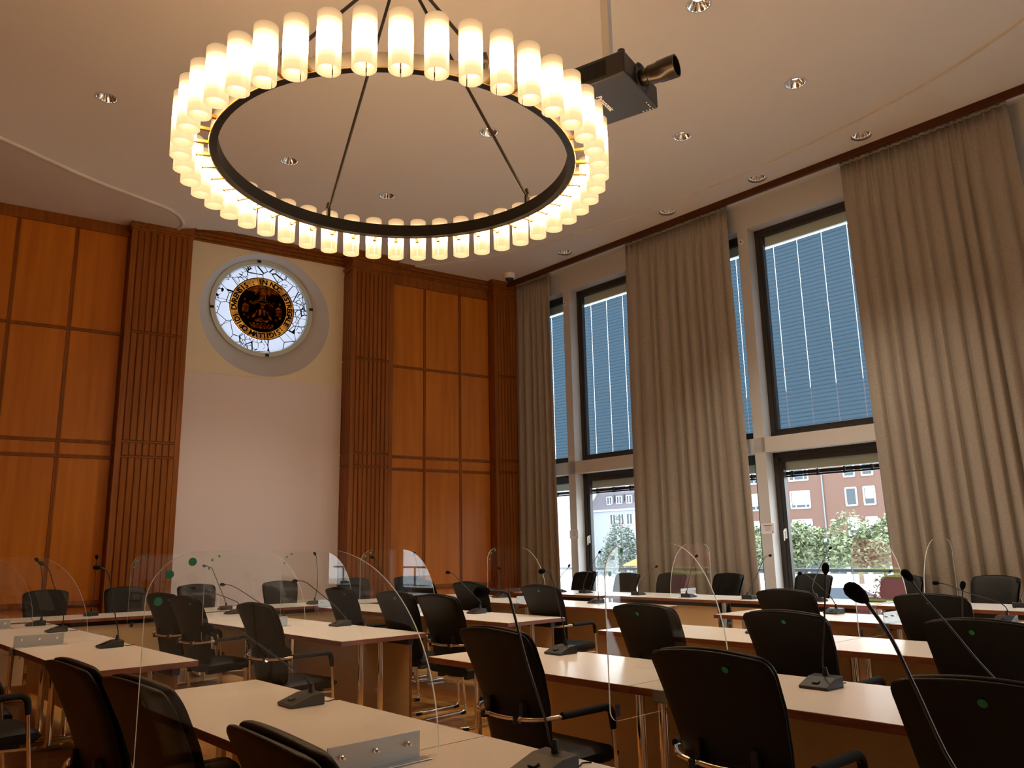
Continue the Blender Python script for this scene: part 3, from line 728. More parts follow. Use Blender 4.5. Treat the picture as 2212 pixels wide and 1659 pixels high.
def make_chair(label, group):
    o = thing('armchair', label, 'chair', (0, 0, 0), 0, group)
    # seat with rolled front edge
    prof = [(-.20, .455), (-.05, .462), (.12, .468), (.20, .468), (.245, .458), (.268, .432), (.265, .402), (.24, .382), (.15, .385), (-.05, .395), (-.20, .405)]
    g = []
    for k in range(13):
        s = -1+2*k/12; e = sqrt(max(0, 1-max(0, (abs(s)-.86)/.14)**2)); cz = .428
        g.append([(x, .236*s*(1 if x < .2 else .985), cz+(z-cz)*(.45+.55*e)) for x, z in prof])
    mb = MB(); m = len(prof)
    mb.add([q for R_ in g for q in R_], [(i*m+j, i*m+(j+1) % m, (i+1)*m+(j+1) % m, (i+1)*m+j) for i in range(12) for j in range(m)]+[list(range(m)), [12*m+j for j in range(m)][::-1]])
    mb.build('seat', 'leather', o, True, angle=60)
    sh = back_slab(-.022, .004, .375, 1.043, .055, .09, 0, 0).build('backrest', 'leather', o, True, angle=70)
    back_slab(.006, .040, .44, 1.05, .06, .07, .010, .010).build('back_cushion', 'leather', o, True, angle=70)
    # one bent chrome tube: floor runner, front legs, arms and the loop behind the back
    r = .011; h = .655
    arm_y = .285
    pts = [(-.27, -.25, r+.008), (.235, -.265, r+.008), (.165, -arm_y, h), (-.17, -arm_y, h), (-.262, -.20, h-.012), (-.285, 0, h-.018), (-.262, .20, h-.012), (-.17, arm_y, h), (.165, arm_y, h), (.235, .265, r+.008), (-.27, .25, r+.008)]
    f = fillet(pts[:3], .05, 6)[:-1]+fillet([pts[1], pts[2], pts[3]], .06, 6)[1:-1]
    path = fillet(pts, .065, 7, closed=True)
    MB().tube(path, r, 10, True).build('tube_frame', 'chrome', o, True)
    for s in (-1, 1):
        ap = fillet([(-.165, s*arm_y, h+.004), (.165, s*arm_y, h+.004), (.178, s*(arm_y-.003), h-.10)], .065, 7)
        MB().tube(ap, [.0165]+[.0185]*(len(ap)-2)+[.015], 12).build('arm_pad', 'black_rubber', o, True)
        cl_ = MB().box(-.302, s*.115-.013, h-.034, -.232, s*.115+.013, h-.002).box(-.262, s*.115-.012, h-.02, -.218, s*.115+.012, h+.055)
        cl_.build('back_clamp', 'black_plastic', o, bevel=.004)
        MB().tube([(-.287+.004, s*.115-.016, h-.0165), (-.287+.004, s*.115+.016, h-.0165)], .0155, 12).build('clamp_ring', 'chrome', o, True)
    MB().tube(fillet([(.195, -.272, .372), (.03, -.20, .372), (.03, .20, .372), (.195, .272, .372)], .03), .009, 8).build('seat_rail', 'chrome', o, True)
    MB().box(-.16, -.18, .365, .18, -.14, .40).box(-.16, .14, .365, .18, .18, .40).build('seat_support', 'black_plastic', o)
    gl = MB()
    for x, y in ((-.24, -.25), (-.24, .25), (.20, -.264), (.20, .264)): gl.box(x-.022, y-.015, 0, x+.022, y+.015, .022)
    gl.build('glide', 'black_rubber', o)
    return o, sh
CH = []
GR = 'black leather armchairs in the table rows'
proto_chair, proto_back = make_chair('x', GR)
def sticker(o, s=-.12, z=.985):
    k = MB(); x = chair_back_x(z)+.028*(s/.255)**2-.0235
    disc(k, (x-.001, s, z-.018*(s/.255)**2*.65), .0125, (-1, 0, -.47), .0022, 16); k.build('sticker', 'green_sticker', o)
first = True
def chair(label, loc, rz, group=GR, dot=None, sz=1.0):
    global first
    if first: o = proto_chair; first = False; o.location = loc; o.rotation_euler = (0, 0, rz); o['label'] = label; o['group'] = group
    else: o = dup(clean, loc, rz, label, group)
    o.scale = (1, 1, sz)
    return o
clean = proto_chair
BT = -.350                                         # back top relative to the seat centre
def rowchair(label, u, v, dot=None, dy=0.0):
    a = ANG+radians(dy); loc = P(u, v, 0)+Vector((cos(a), sin(a), 0))*(-BT)
    pend.append((label, loc, a, GR, dot, .995))
pend = []
rowchair('black armchair at the left picture edge behind another, back seen from behind', 3.32, .80, None, 3)
rowchair('black armchair with green dot, its back left of the big clear screen', 2.69, .83, -.13, 4)
rowchair('black armchair at the bottom edge with a padded double layered back', 1.67, .79, None, -3)
rowchair('black armchair cut by the left picture edge, nearest of the arms seen there', 5.55, .58, None, 3)
rowchair('black armchair at the left picture edge, second of the stacked looking arms', 6.35, .60, None, -3)
rowchair('black armchair at the left picture edge, third row of arms back', 7.15, .62, None, 2)
rowchair('black armchair at the left picture edge, farthest of its table side', 8.0, .66)
rowchair('black armchair farthest of three overlapping ones before the tan table panel', 8.29, 2.78, -.17, 14)
rowchair('black armchair in the middle of three overlapping ones, crossed by a screen edge', 7.46, 2.70, -.15, 8)
rowchair('black armchair nearest of three overlapping ones, arm reaching over the aisle', 5.89, 2.65, None, 6)
rowchair('black armchair with a faint green dot behind the bent long microphone', 7.52, 4.29, -.14, 3)
rowchair('black armchair with green dot, left of a dotless one by the table end', 6.28, 4.14, -.05, 7)
rowchair('black armchair with chrome sled base visible in the centre aisle', 5.51, 4.05, None, 4)
rowchair('black armchair with green dot half hidden in front of the wood panels', 8.50, 6.00, 0.0, 0)
rowchair('black armchair before the last panel moulding, a microphone crossing it', 7.27, 5.79, None, 6)
rowchair('black armchair with green dot at mid top, full armrest showing in the aisle', 5.95, 5.64, -.02, 4)
rowchair('large black armchair in the near centre with chrome loop and long armrest', 3.00, 2.52)
rowchair('large black armchair with green dot and wide chrome loop, near bottom edge', 1.76, 2.46, -.09)
rowchair('largest black armchair at the right picture edge with one green dot', .84, 2.39, .0)
rowchair('black armchair seen through a clear screen, green dot at its top', 3.37, 4.08, .02, 0)
rowchair('black armchair with green dot behind the boxy microphone on the near table', 2.41, 4.10, -.02)
rowchair('black armchair with green dot in the right row, second from the camera', 1.44, 4.13, .02)
rowchair('black armchair whose low back tops the dotted one before the door window', 3.47, 5.96)
rowchair('black armchair with bright green dot below the tall clear screen by the curtain', 2.33, 5.88, .0)
GW = 'black leather armchairs facing the room by the windows'
wz = [(9.31, 1.002), (8.4, .995), (7.55, 1.002), (6.57, 1.004), (5.31, 1.012), (4.2, 1.009), (3.2, 1.012)]
wl = ['black armchair by the door window with the pale house outside', 'black armchair before the window edge and the middle curtain', 'black armchair in front of the middle curtain behind the small nameplate bracket',
 'black armchair before the middle curtain beside the white pillar', 'black armchair before the brick building window', 'black armchair before the flowering shrub outside', 'black armchair before the widest curtain at the right picture edge']
for (u, z), lab in zip(wz, wl):
    a = ANG+pi+radians(random.uniform(-5, 5)); pend.append((lab, P(u, 9.95, 0)+Vector((cos(a), sin(a), 0))*(-BT), a, GW, None, z/1.05))
GB = 'black leather armchairs facing the room by the panelled wall'
bl_ = ['black armchair before the last left wood panel, twin mics in front', 'black armchair before the left fluted pilaster', 'black armchair at the left end of the projection panel', 'black armchair in front of the projection panel middle', 'black armchair at the foot of the right fluted pilaster', 'black armchair before the first right wood panel']
for x, lab in zip((.80, 1.71, 2.59, 3.744, 4.877, 5.79), bl_):
    a = -pi/2+radians(random.uniform(-6, 6)); pend.append((lab, Vector((x, 11.85, 0))+Vector((cos(a), sin(a), 0))*(-BT), a, GB, None, 1.005/1.05))
made = []
for lab, loc, a, grp, dot, sz in pend: made.append((chair(lab, loc, a, grp, None, sz), dot))
for o, dot in made:
    if dot is not None: sticker([c for c in o.children if c.name.startswith('backrest')][0], dot)

# ------------------------------------------------------------------ gooseneck microphones
RX = (0.83562, -0.54930)
GM = 'gooseneck conference microphones on the tables'
def micro(label, x, y, face, mode, path, base_rz=None, shift=0.0):
    """x,y base centre; face = direction the sloped front looks at; path = (horizontal, z) points in the plane of the neck"""
    x += VX*shift; y += VY*shift
    o = thing('microphone', label, 'microphone', (x, y, .74), face, GM)
    # wedge base: low at the front (+x), high at the back
    b = MB().prism([(-.075, 0), (.082, 0), (.085, .014), (-.01, .046), (-.068, .050), (-.075, .046)], -.070, .070, lambda a, c, d: (a, d, c))
    b.build('base', 'mic_grey', o, bevel=.004)
    bt = MB().box(-.012, -.016, 0, .012, .016, .006, lambda q: Vector((.048+q.x*.94+q.z*.33, q.y, .028+q.z*.94-q.x*.33)))
    bt.build('button', 'black_plastic', o, bevel=.002)
    MB().lathe([(.016, .046), (.013, .060), (.008, .085)], 12, lambda q: Vector((q.x-.045, q.y, q.z))).build('neck_socket', 'black_plastic', o, True)
    A = (VX, VY) if mode == 'v' else RX
    inv = Matrix.Rotation(-face, 3, 'Z')
    start = Vector((-.045, 0, .05))
    pts = []
    for s, z in path: pts.append(inv @ Vector((A[0]*s, A[1]*s, z-.74)))
    pts[0] = Vector((start.x, 0, pts[0].z if pts[0].z > .05 else .05)); 
    # soften the polyline
    def cr(p, n=5):
        out = []
        for i in range(len(p)-1):
            p0 = p[max(i-1, 0)]; p1 = p[i]; p2 = p[i+1]; p3 = p[min(i+2, len(p)-1)]
            for k in range(n):
                t = k/n; out.append(.5*((2*p1)+(p2-p0)*t+(2*p0-5*p1+4*p2-p3)*t*t+(3*p1-p0-3*p2+p3)*t**3))
        return out+[p[-1]]
    allp = [start]+pts; sm = cr(allp)
    nk = MB().tube(sm, .0042, 7); nk.build('gooseneck', 'black_plastic', o, True)
    d = (sm[-1]-sm[-3]).normalized(); q = d.to_track_quat('Z', 'Y').to_matrix(); e = sm[-1]
    hd = MB().lathe([(.005, -.030), (.011, -.022), (.0155, -.012), (.017, .002), (.016, .014), (.011, .022), (.003, .026)], 14, lambda w: e+q@w)
    hd.build('foam_head', 'foam', o, True)
    MB().tube(cr([Vector((-.072, .03, .012)), Vector((-.11, .035, .004)), Vector((-.14, .02, .004)), Vector((-.165, .035, .004))]), .0025, 6).build('cable', 'black_rubber', o, True)
    return o
FV = ANG+pi          # towards the people on the low-v side
MICS = [
 ('microphone on the nearest white table, its neck bent far to the side', 1.275, 3.656, FV, 'v', [(0.044, 0.783), (0.026, 0.838), (-0.032, 0.886), (-0.129, 0.954), (-0.243, 1.036), (-0.302, 1.075), (-0.344, 1.093), (-0.397, 1.099), (-0.444, 1.099)]),
 ('microphone on the left table nearest its front corner, tall curved neck', 0.908, 6.813, FV, 'v', [(0.049, 0.772), (0.046, 0.848), (0.018, 0.963), (-0.02, 1.132), (-0.045, 1.244), (-0.071, 1.296), (-0.101, 1.314), (-0.137, 1.318)]),
 ('microphone on the left table in the middle of three, just behind the metal bracket', 0.689, 8.542, FV, 'v', [(0.049, 0.78), (0.045, 0.87), (0.012, 1.001), (-0.052, 1.135), (-0.092, 1.251), (-0.123, 1.309), (-0.147, 1.33), (-0.175, 1.347)]),
 ('microphone on the left table, farthest of its three', 0.579, 9.48, FV, 'v', [(0.047, 0.786), (0.041, 0.88), (0.026, 1.007), (0.018, 1.189), (-0.004, 1.304), (-0.02, 1.341), (-0.048, 1.378)]),
 ('microphone before the left fluted pilaster with an upright neck', 1.177, 10.533, pi/2, 'r', [(0.012, 0.78), (0.017, 0.969), (0.016, 1.227), (0.015, 1.336), (0.013, 1.393)]),
 ('microphone beside a screen bracket at the aisle end of the second row', 2.887, 7.178, FV, 'v', [(0.047, 0.777), (0.026, 0.832), (-0.062, 0.919), (-0.163, 0.998), (-0.319, 1.114), (-0.361, 1.14), (-0.411, 1.154), (-0.464, 1.152)]),
 ('microphone half hidden by the nearest of three overlapping chairs', 2.704, 8.730, FV, 'v', [(0.014, 0.772), (-0.015, 0.84), (-0.142, 0.913), (-0.318, 1.025), (-0.41, 1.076), (-0.455, 1.087), (-0.515, 1.092)]),
 ('microphone reaching its neck in front of the dark chair at the projection panel', 2.492, 9.50, FV, 'v', [(0.063, 0.766), (0.053, 0.853), (-0.062, 0.91), (-0.181, 0.957), (-0.33, 1.014), (-0.392, 1.037), (-0.461, 1.042)]),
 ('microphone with kinked neck before the left end of the projection panel', 2.593, 10.267, pi/2, 'r', [(0.003, 0.783), (-0.012, 0.864), (-0.088, 1.023), (-0.171, 1.205), (-0.189, 1.233), (-0.23, 1.251), (-0.275, 1.259)]),
 ('microphone with straight upright neck before the projection panel, right part', 3.731, 10.377, pi/2, 'r', [(0.059, 0.785), (0.046, 1.001), (0.025, 1.307), (0.018, 1.343), (-0.001, 1.379)]),
 ('microphone with arched neck at the aisle end of the third row table', 4.444, 7.452, FV, 'v', [(0.057, 0.783), (0.052, 0.854), (-0.09, 0.974), (-0.254, 1.107), (-0.314, 1.155), (-0.375, 1.169)]),
 ('microphone head before the first right wood panel, base hidden by a chair', 5.364, 10.601, pi/2, 'r', [(0.013, 0.804), (0.012, 1.048), (-0.062, 1.31), (-0.069, 1.351)]),
 ('microphone before the right fluted pilaster seen through a clear screen', 4.018, 8.572, FV, 'v', [(-0.001, 0.831), (-0.096, 1.003), (-0.178, 1.179), (-0.241, 1.302), (-0.287, 1.329)]),
 ('microphone behind the clear screen in front of the corner pilaster', 6.062, 9.556, FV, 'r', [(0.014, 0.801), (0.016, 0.961), (0.019, 1.104), (-0.0, 1.131)]),
 ('microphone with right angled neck before the chair at the door window', 6.231, 7.680, FV, 'r', [(0.024, 0.793), (0.027, 0.873), (0.03, 1.077), (0.02, 1.09), (-0.013, 1.094)]),
 ('microphone with white tag cable on the near armchair row table', 3.164, 4.271, FV, 'v', [(0.048, 0.783), (0.046, 0.826), (0.036, 0.884), (-0.015, 1.058), (-0.07, 1.23), (-0.086, 1.251), (-0.11, 1.257), (-0.149, 1.253)]),
 ('microphone at the corner end of the window row, before the narrow curtain', 7.398, 9.975, ANG, 'v', [(-0.037, 0.789), (-0.013, 0.896), (0.071, 1.001), (0.185, 1.08), (0.221, 1.12)]),
 ('microphone reaching up before the dark window frame and pale house', 7.485, 9.461, ANG, 'v', [(-0.036, 0.8), (-0.021, 0.891), (0.118, 1.084), (0.291, 1.274), (0.335, 1.317)]),
 ('microphone on the window row before the chair at the curtain edge', 7.651, 8.513, ANG, 'v', [(-0.044, 0.804), (-0.019, 0.87), (0.147, 0.962), (0.33, 1.076), (0.426, 1.105)]),
 ('microphone on the window row beside a white screen bracket', 7.713, 7.627, ANG, 'v', [(-0.044, 0.794), (0.008, 0.913), (0.111, 1.131), (0.172, 1.223), (0.222, 1.252)]),
 ('microphone with long slanting neck before the white pillar', 7.910, 6.805, ANG, 'v', [(0.007, 0.789), (0.027, 0.858), (0.257, 1.082), (0.382, 1.203), (0.441, 1.235), (0.535, 1.245)]),
 ('microphone whose head stands against the green trees in the window', 8.077, 5.958, ANG, 'v', [(-0.106, 0.791), (-0.114, 0.914), (0.108, 1.127), (0.316, 1.291), (0.386, 1.327)]),
 ('microphone on the row before the window tables, neck slanting over a chair', 6.800, 4.860, FV, 'v', [(0.031, 0.78), (0.028, 0.831), (-0.056, 0.903), (-0.302, 1.04), (-0.473, 1.121), (-0.563, 1.126)]),
 ('boxy microphone behind the large dotted chair, upright neck', 3.341, 2.492, FV, 'r', [(0.01, 0.799), (0.015, 0.852), (0.044, 1.06), (0.066, 1.24), (0.07, 1.277)]),
 ('microphone at the bottom picture edge, its long neck arching before the near armchair', 1.494, 2.113, FV, 'v', [(0.025, 0.777), (0.024, 0.813), (0.002, 0.894), (-0.067, 1.062), (-0.128, 1.245), (-0.146, 1.268), (-0.183, 1.275), (-0.24, 1.276)]),
 ('blurred microphone with biggest head, its base below the picture', 1.714, 0.921, FV, 'r', [(-0.015, 0.869), (-0.057, 0.956), (-0.116, 1.107), (-0.153, 1.203), (-0.19, 1.266), (-0.201, 1.282), (-0.217, 1.296)]),
 ('microphone with thin slanting neck rising behind the largest chair', 3.359, 1.670, FV, 'r', [(-0.0, 0.798), (-0.092, 0.93), (-0.196, 1.071), (-0.291, 1.195), (-0.323, 1.248), (-0.337, 1.266)]),
 ('microphone with vertical neck between the two dotted chairs at right', 5.166, 2.810, FV, 'r', [(0.007, 0.795), (0.028, 0.933), (0.049, 1.086), (0.055, 1.117)]),
 ('microphone with low flat neck in front of the widest curtain', 7.023, 3.435, FV, 'r', [(0.023, 0.805), (0.023, 0.834), (-0.04, 0.893), (-0.307, 0.982), (-0.439, 1.039), (-0.51, 1.052), (-0.532, 1.054)]),
 ('microphone on the window row in front of the flowering shrub', 8.403, 5.446, ANG, 'v', [(-0.042, 0.802), (0.023, 0.878), (0.212, 0.981), (0.399, 1.056)]),
 ('microphone mostly hidden behind the dotted chair, only base end and cable showing', 4.967, 4.210, FV, 'v', [(0.037, 0.77), (0.075, 0.811), (0.30, 0.843), (0.40, 0.862)]),
 ('microphone on the window row at the right picture edge', 8.570, 4.015, ANG, 'v', [(-0.063, 0.783), (0.025, 0.856), (0.308, 0.954), (0.472, 0.993)]),
]
for lab, x, y, f, mode, path in MICS:
    sh = -.05 if lab.startswith(('microphone beside a screen', 'microphone half hidden by', )) else 0
    micro(lab, x, y, f, mode, path, shift=sh)

# ------------------------------------------------------------------ clear screens
GS = 'clear acrylic screens clamped to the tables'
def screen(label, u, v0, vt, flip=False, width=.965, group=GS):
    """v0: outer edge on the seat side, vt: table edge on the seat side"""
    rz = ANG+(pi if flip else 0)
    o = thing('acrylic_screen', label, 'screen', P(u, v0, .74), rz, group)
    e = abs(vt-v0); zt = .668; zb = -.085
    poly = []
    def arc_(cx, cz, rx, rz_, a0, a1, n):
        for k in range(n+1):
            a = radians(a0+(a1-a0)*k/n); poly.append((cx+rx*cos(a), cz+rz_*sin(a)))
    arc_(.05, zb+.05, .05, .05, 270, 180, 6)
    arc_(.145, zt-.135, .145, .135, 180, 90, 12)
    arc_(width-.45, .004, .45, zt-.004, 90, 0, 26)
    poly += [(e+.004, .003), (e+.004-.004, .003), (e-.004, zb)]
    n = len(poly); th = .0035
    mb = MB(); mb.v = [(a, -th, b) for a, b in poly]+[(a, th, b) for a, b in poly]
    mb.f = [list(range(n)), list(range(n, 2*n))[::-1]]+[(i, (i+1) % n, n+(i+1) % n, n+i) for i in range(n)]; mb.mi = [0, 0]+[1]*n
    mb.build('panel', ['acrylic', 'acrylic_edge'], o)
    sg = -1 if not flip else 1            # bracket on the camera side
    b = MB()
    ya, yb = sorted((sg*.003, sg*.007)); b.box(e+.004, ya, .001, e+.34, yb, .086)
    ya, yb = sorted((sg*.003, sg*.05)); b.box(e+.004, ya, .0005, e+.36, yb, .0045)
    b.build('bracket', 'aluminium', o, bevel=.0012)
    for x in (e+.05, e+.17, e+.29):
        MB().lathe([(.008, 0), (.008, .005), (.0045, .006), (.0045, .022)], 10, lambda q, x=x: Vector((x+q.x, sg*(.007+q.z), .052+q.y))).build('bolt', 'chrome', o, True)
    c = MB().box(e-.012, -.05, -.055, e-.004, .05, .001).box(e-.012, -.05, -.055, e+.10, .05, -.049); c.build('clamp', 'aluminium', o)
    for x in (e+.02, e+.06, e+.09): MB().lathe([(.004, -.085), (.004, -.049)], 8, lambda q, x=x: Vector((q.x+x, q.y+.03, q.z))).build('clamp_screw', 'chrome', o, True)
    for x, z in ((.118, zt-.028), (.058, zt-.060), (.032, zt-.130)):
        disc(MB(), (x, sg*.0026, z), .0115, (0, sg, 0), .0006, 18).build('dot', 'green_sticker', o)
    ya, yb = sorted((sg*.0026, sg*.0032)); MB().box(.030, ya, zb+.02, .062, yb, zb+.068).build('maker_label', 'ink', o)
    return o
screen('big clear screen with three large green dots on the nearest table', 2.29, .735, 1.28)
screen('clear screen on the left table, rounded edge over the wood panels', 7.16, .915, 1.37)
screen('clear screen at the far end of the left table by the panelled wall row', 9.12, .93, 1.37)
screen('clear screen crossing the back of the middle overlapping chair', 7.09, 2.755, 3.20)
screen('clear screen with green dots in front of the left fluted pilaster', 9.10, 2.755, 3.20)
screen('clear screen with green dots before the right fluted pilaster', 7.40, 4.49, 4.95)
screen('clear screen before the projection panel reflecting a window', 9.13, 4.465, 4.95)
screen('clear screen with green dots before the corner pilaster and narrow curtain', 7.465, 6.265, 6.71)
screen('clear screen with dark dots hanging past the near row edge, trees behind', 2.468, 2.752, 3.12, width=.92)
screen('clear screen in front of the brick building window, bracket behind the blurred microphone', 3.05, 6.312, 6.75)
screen('clear screen on the window row before the middle curtain', 6.72, 9.70, 9.322, True, .93)
screen('clear screen on the window row before the widest curtain', 3.62, 9.95, 9.47, True, .90)

# ------------------------------------------------------------------ outside
street = struct(MB().box(VW+.36, -60, -1.5, 160, 160, -1.4).build('street', 'street', rz=ANG))
struct(MB().box(VW+.36, -4, -1.4, VW+1.5, 12.2, .02).build('terrace', 'street', rz=ANG))
rl = thing('terrace_railing', 'grey metal railing outside the door windows', 'railing', P(5.5, VW+1.2, .02), ANG)
MB().box(-.025, -8, .94, .025, 6.5, .985).build('top_rail', 'steel_rail', rl)
for k in range(12):
    y = -7.5+k*1.2; MB().box(-.018, y-.018, 0, .018, y+.018, .94).build('post', 'steel_rail', rl)
MB().box(-.012, -8, .12, .012, 6.5, .15).box(-.012, -8, .52, .012, 6.5, .54).build('lower_rail', 'steel_rail', rl)
V0 = 70.0
bk = thing('street_building', 'red brick apartment building with white window frames across the street', 'building', P(38, V0, -1.4), ANG)
MB().box(0, -22, 3.2, 12, 7.5, 17).build('facade', 'brick', bk)
MB().box(.3, -22, 0, 12, 7.5, 3.2).build('shop_front', 'shop_glass', bk)
sfp = MB()
for k in range(16): sfp.box(.1, -21+k*1.9, 0, .4, -20.7+k*1.9, 3.1)
sfp.box(0, -22, 2.7, .5, 7.5, 3.25); sfp.build('shop_frame', 'white_window', bk)
def bwin(ua, ub, za, zb, split=False):
    ya, yb, z0, z1 = ua-38, ub-38, za+1.4, zb+1.4
    f = MB(); t = .14
    for a, b, c, d in ((ya, z0, yb, z0+t), (ya, z1-t, yb, z1), (ya, z0, ya+t, z1), (yb-t, z0, yb, z1)): f.box(-.06, a, b, .05, c, d)
    if split:
        for k in (.24, .72): f.box(-.06, ya+(yb-ya)*k-.05, z0, .05, ya+(yb-ya)*k+.05, z1)
    w = f.build('window_frame', 'white_window', bk); MB().box(-.02, ya+.05, z0+.05, .04, yb-.05, z1-.05).build('pane', 'dark_window', w)
    if random.random() < .6: MB().box(-.03, ya+.2, z0+.3+(z1-z0)*random.uniform(0, .3), -.022, yb-.2, z1-.1).build('inner_blind', 'housing', w)
for za, zb in ((7.0, 8.65), (4.45, 6.12), (1.86, 3.50), (9.6, 11.2)):
    for ua, ub, s in ((37.1, 39.12, True), (42.3, 44.3, True), (32.7, 33.8, False), (31.08, 32.17, False), (28.4, 29.5, False), (26.8, 27.9, False), (22.0, 24.0, True)): bwin(ua, ub, za, zb, s)
MB().box(-.12, 35.75-38, 2.8, -.02, 35.87-38, 17).build('drainpipe', 'steel_rail', bk)
hs = thing('pale_house', 'pale grey house with steep tiled roof and dormers', 'house', P(52, 60, -1.4), ANG)
MB().box(0, -4.5, 0, 8, 3.2, 6.2).build('wall', 'grey_wall', hs)
MB().box(-.15, -4.7, 6.15, .1, 3.3, 6.4).build('gutter', 'white_window', hs)
MB().prism([(-.3, 6.35), (4.2, 11.5), (8.6, 6.35)], -4.8, 3.4, lambda a, b, c: (a, c, b)).build('roof', 'roof_tile', hs)
for k in range(3):
    y = .85-k*1.25; d = MB().box(.15, y-.5, 6.7, 1.8, y+.5, 7.75).build('dormer', 'roof_tile', hs)
    f = MB()
    for a, b, c, e in ((y-.36, 6.78, y+.36, 6.86), (y-.36, 7.5, y+.36, 7.58), (y-.36, 6.78, y-.28, 7.58), (y+.28, 6.78, y+.36, 7.58), (y-.04, 6.78, y+.04, 7.58)): f.box(.05, a, b, .16, c, e)
    wf = f.build('window_frame', 'white_window', d); MB().box(.12, y-.3, 6.82, .155, y+.3, 7.54).build('pane', 'dark_window', wf)
MB().box(0, -.22, 0, .1, .22, 1.0, lambda q: Vector((1.2+q.x+q.z*.62, q.y-.15, 8.05+q.z*.75))).build('roof_hatch', 'white_window', hs)
for k in range(3):
    y = .4-k*1.05; f = MB()
    for a, b, c, e in ((y-.42, 4.75, y+.42, 4.85), (y-.42, 5.8, y+.42, 5.9), (y-.42, 4.75, y-.32, 5.9), (y+.32, 4.75, y+.42, 5.9), (y-.05, 4.75, y+.05, 5.9)): f.box(-.06, a, b, .02, c, e)
    wf = f.build('window_frame', 'white_window', hs); MB().box(-.02, y-.35, 4.8, .01, y+.35, 5.85).build('pane', 'dark_window', wf)
pw = thing('white_house', 'white house end beside the pale grey house', 'house', P(58.95, 60, -1.4), ANG)
MB().box(-6, -3.4, 0, 4, 14, 11).build('wall', 'light_wall', pw); MB().box(-6.1, -3.3, 8.0, -5.9, 14, 8.2).build('ledge', 'white_window', pw)
def leaf_cloud(blobs, count, size, seed):
    rnd = random.Random(seed); mb = MB(); tot = sum(b[3]**2 for b in blobs)
    for bx, by, bz, br in blobs:
        for k in range(int(count*br*br/tot)):
            while True:
                d = Vector((rnd.uniform(-1, 1), rnd.uniform(-1, 1), rnd.uniform(-1, 1)))
                if .05 < d.length < 1: break
            d = d.normalized()*(br*(.55+.5*rnd.random())); c = Vector((bx, by, bz))+d
            a = Vector((rnd.uniform(-1, 1), rnd.uniform(-1, 1), rnd.uniform(-.6, .6))).normalized(); b = a.cross(Vector((rnd.uniform(-1, 1), rnd.uniform(-1, 1), 1))).normalized()
            s = size*rnd.uniform(.6, 1.3); mb.add([c-a*s, c-b*s*.55, c+a*s, c+b*s*.55], [(0, 1, 2, 3)])
    return mb
TR = ['plane tree before the brick building, its trunk under the left window pane edge', 'plane tree before the brick building drainpipe', 'plane tree before the paired brick building windows', 'plane tree near the widest curtain, partly hidden', 'plane tree seen in the narrow gap beside the white pillar']
for i, (u, v) in enumerate(((20.4, 35.6), (20.7, 39.6), (16.9, 35.7), (16.9, 39.8), (24.3, 39.4))):
    rnd = random.Random(i); t = thing('plane_tree', TR[i], 'tree', P(u, v, -1.4), rnd.uniform(0, 6), 'plane trees along the street')
    MB().tube([(0, 0, 0), (.03, 0, 1.2), (0, .05, 2.2), (0, .1, 3.2)], [.13, .11, .09, .05], 8).build('trunk', 'bark', t, True)
    bl = [(rnd.uniform(-.75, .75), rnd.uniform(-.75, .75), rnd.uniform(2.0, 3.35), rnd.uniform(.5, .85)) for k in range(9)]
    leaf_cloud(bl, 2600, .115, i+20).build('crown', 'leaf_light', t)
cf = thing('conifer', 'bushy green conifer in front of the pale grey house', 'tree', P(32.6, 38, -1.4), ANG)
MB().tube([(0, 0, 0), (0, 0, 4.4)], [.12, .03], 8).build('trunk', 'bark', cf, True)
cb = []
for k in range(9):
    z = 1.6+k*.36; r = 1.55*(1-(k/9.5))+.12
    for j in range(7 if k < 7 else 3): a = 2*pi*j/7+k; cb.append((r*.72*cos(a), r*.72*sin(a), z+.1*sin(j*3), max(.16, r*.36)))
leaf_cloud(cb, 5200, .085, 77).build('needles', 'leaf_dark', cf)
um = thing('cafe_umbrella', 'orange cafe umbrella beside the conifer', 'umbrella', P(29.0, 35.0, -1.4), ANG)
MB().lathe([(.75, 1.72), (.75, 1.78), (.05, 2.1)], 8).build('canopy', 'orange_cloth', um); MB().tube([(0, 0, 0), (0, 0, 2.3)], .03, 8).build('pole', 'steel_rail', um, True)
car = thing('car', 'white car parked behind the railing', 'car', P(12.9, 26.5, -1.4), ANG)
prof = [(-2.0, .25), (2.05, .25), (2.08, .62), (1.9, .80), (1.15, .90), (.55, 1.38), (-.75, 1.42), (-1.5, 1.02), (-2.0, .92), (-2.05, .5)]
MB().prism(prof, -.85, .85, lambda a, b, c: (c, a, b)).build('body', 'car_white', car, bevel=.09, seg=3)
MB().prism([(1.0, .93), (.5, 1.33), (-.7, 1.36), (-1.35, 1.03)], -.862, .862, lambda a, b, c: (c, a, b)).build('side_window', 'shop_glass', car)
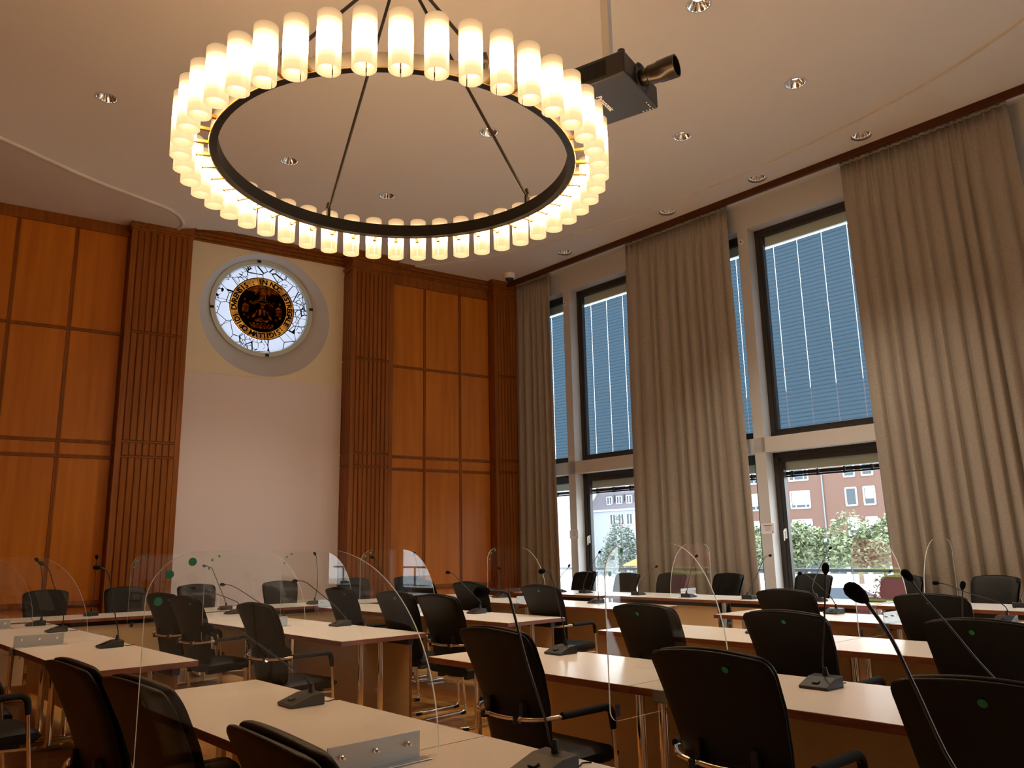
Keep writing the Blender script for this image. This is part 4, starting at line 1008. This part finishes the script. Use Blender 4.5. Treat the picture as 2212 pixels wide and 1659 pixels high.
for x in (-1.25, 1.3):
    for s in (-1, 1): MB().lathe([(.31, -.10), (.32, -.08), (.32, .08), (.31, .10)], 20, lambda q, x=x, s=s: Vector((s*.78+q.z, x+q.x, .32+q.y))).build('wheel', 'black_rubber', car, True)
sg_ = thing('shop_sign', 'small blue sign on the shop front', 'sign', P(30.7+.0, V0-.4, .1), ANG)
MB().box(-.04, 4.6, .1, .06, 5.6, .75).build('board', 'blue_paint', sg_)
fl = thing('flower_planter', 'leafy flowering shrub with red blossoms by the railing', 'plant', P(5.35, VW+1.55, .02), ANG)
MB().box(-.18, -.5, -1.4, .18, .5, .2).build('planter_box', 'light_wall', fl)
leaf_cloud([(0, -.2, .45, .22), (0, .12, .5, .24), (0, .3, .38, .2), (0, -.38, .35, .18), (0, .02, .72, .17)], 900, .032, 5).build('foliage', 'leaf_light', fl)
leaf_cloud([(0, -.2, .5, .24), (0, .15, .55, .25), (0, .3, .4, .2)], 60, .022, 6).build('blossom', 'red_petal', fl)

tk = thing('rescue_truck', 'red rescue truck with yellow stripes, seen reflected in the window row screen', 'truck', P(-.6, 18.6, -1.4), ANG)
MB().box(-1.2, -3.2, .55, 1.2, 2.0, 3.1).build('body', 'truck_red', tk, bevel=.06)
MB().prism([(2.05, .55), (3.7, .55), (3.75, 1.5), (3.35, 2.75), (2.05, 2.8)], -1.15, 1.15, lambda a, b, c: (c, a, b)).build('cab', 'truck_red', tk, bevel=.05)
MB().box(-1.225, -3.1, 2.05, -1.195, 3.3, 2.25).box(-1.23, -3.1, 1.45, -1.195, 3.6, 1.60).build('stripe', 'truck_yellow', tk)
MB().box(-1.175, 2.3, 1.75, -1.14, 3.2, 2.5).build('cab_window', 'shop_glass', tk)
MB().box(-.5, 2.4, 2.8, .5, 2.8, 3.0).build('light_bar', 'blue_paint', tk, bevel=.03)
for x in (-2.2, 2.7):
    for q_ in (-1, 1): MB().lathe([(.48, -.14), (.5, -.12), (.5, .12), (.48, .14)], 20, lambda q, x=x, q_=q_: Vector((q_*1.05+q.z, x+q.x, .5+q.y))).build('wheel', 'black_rubber', tk, True)
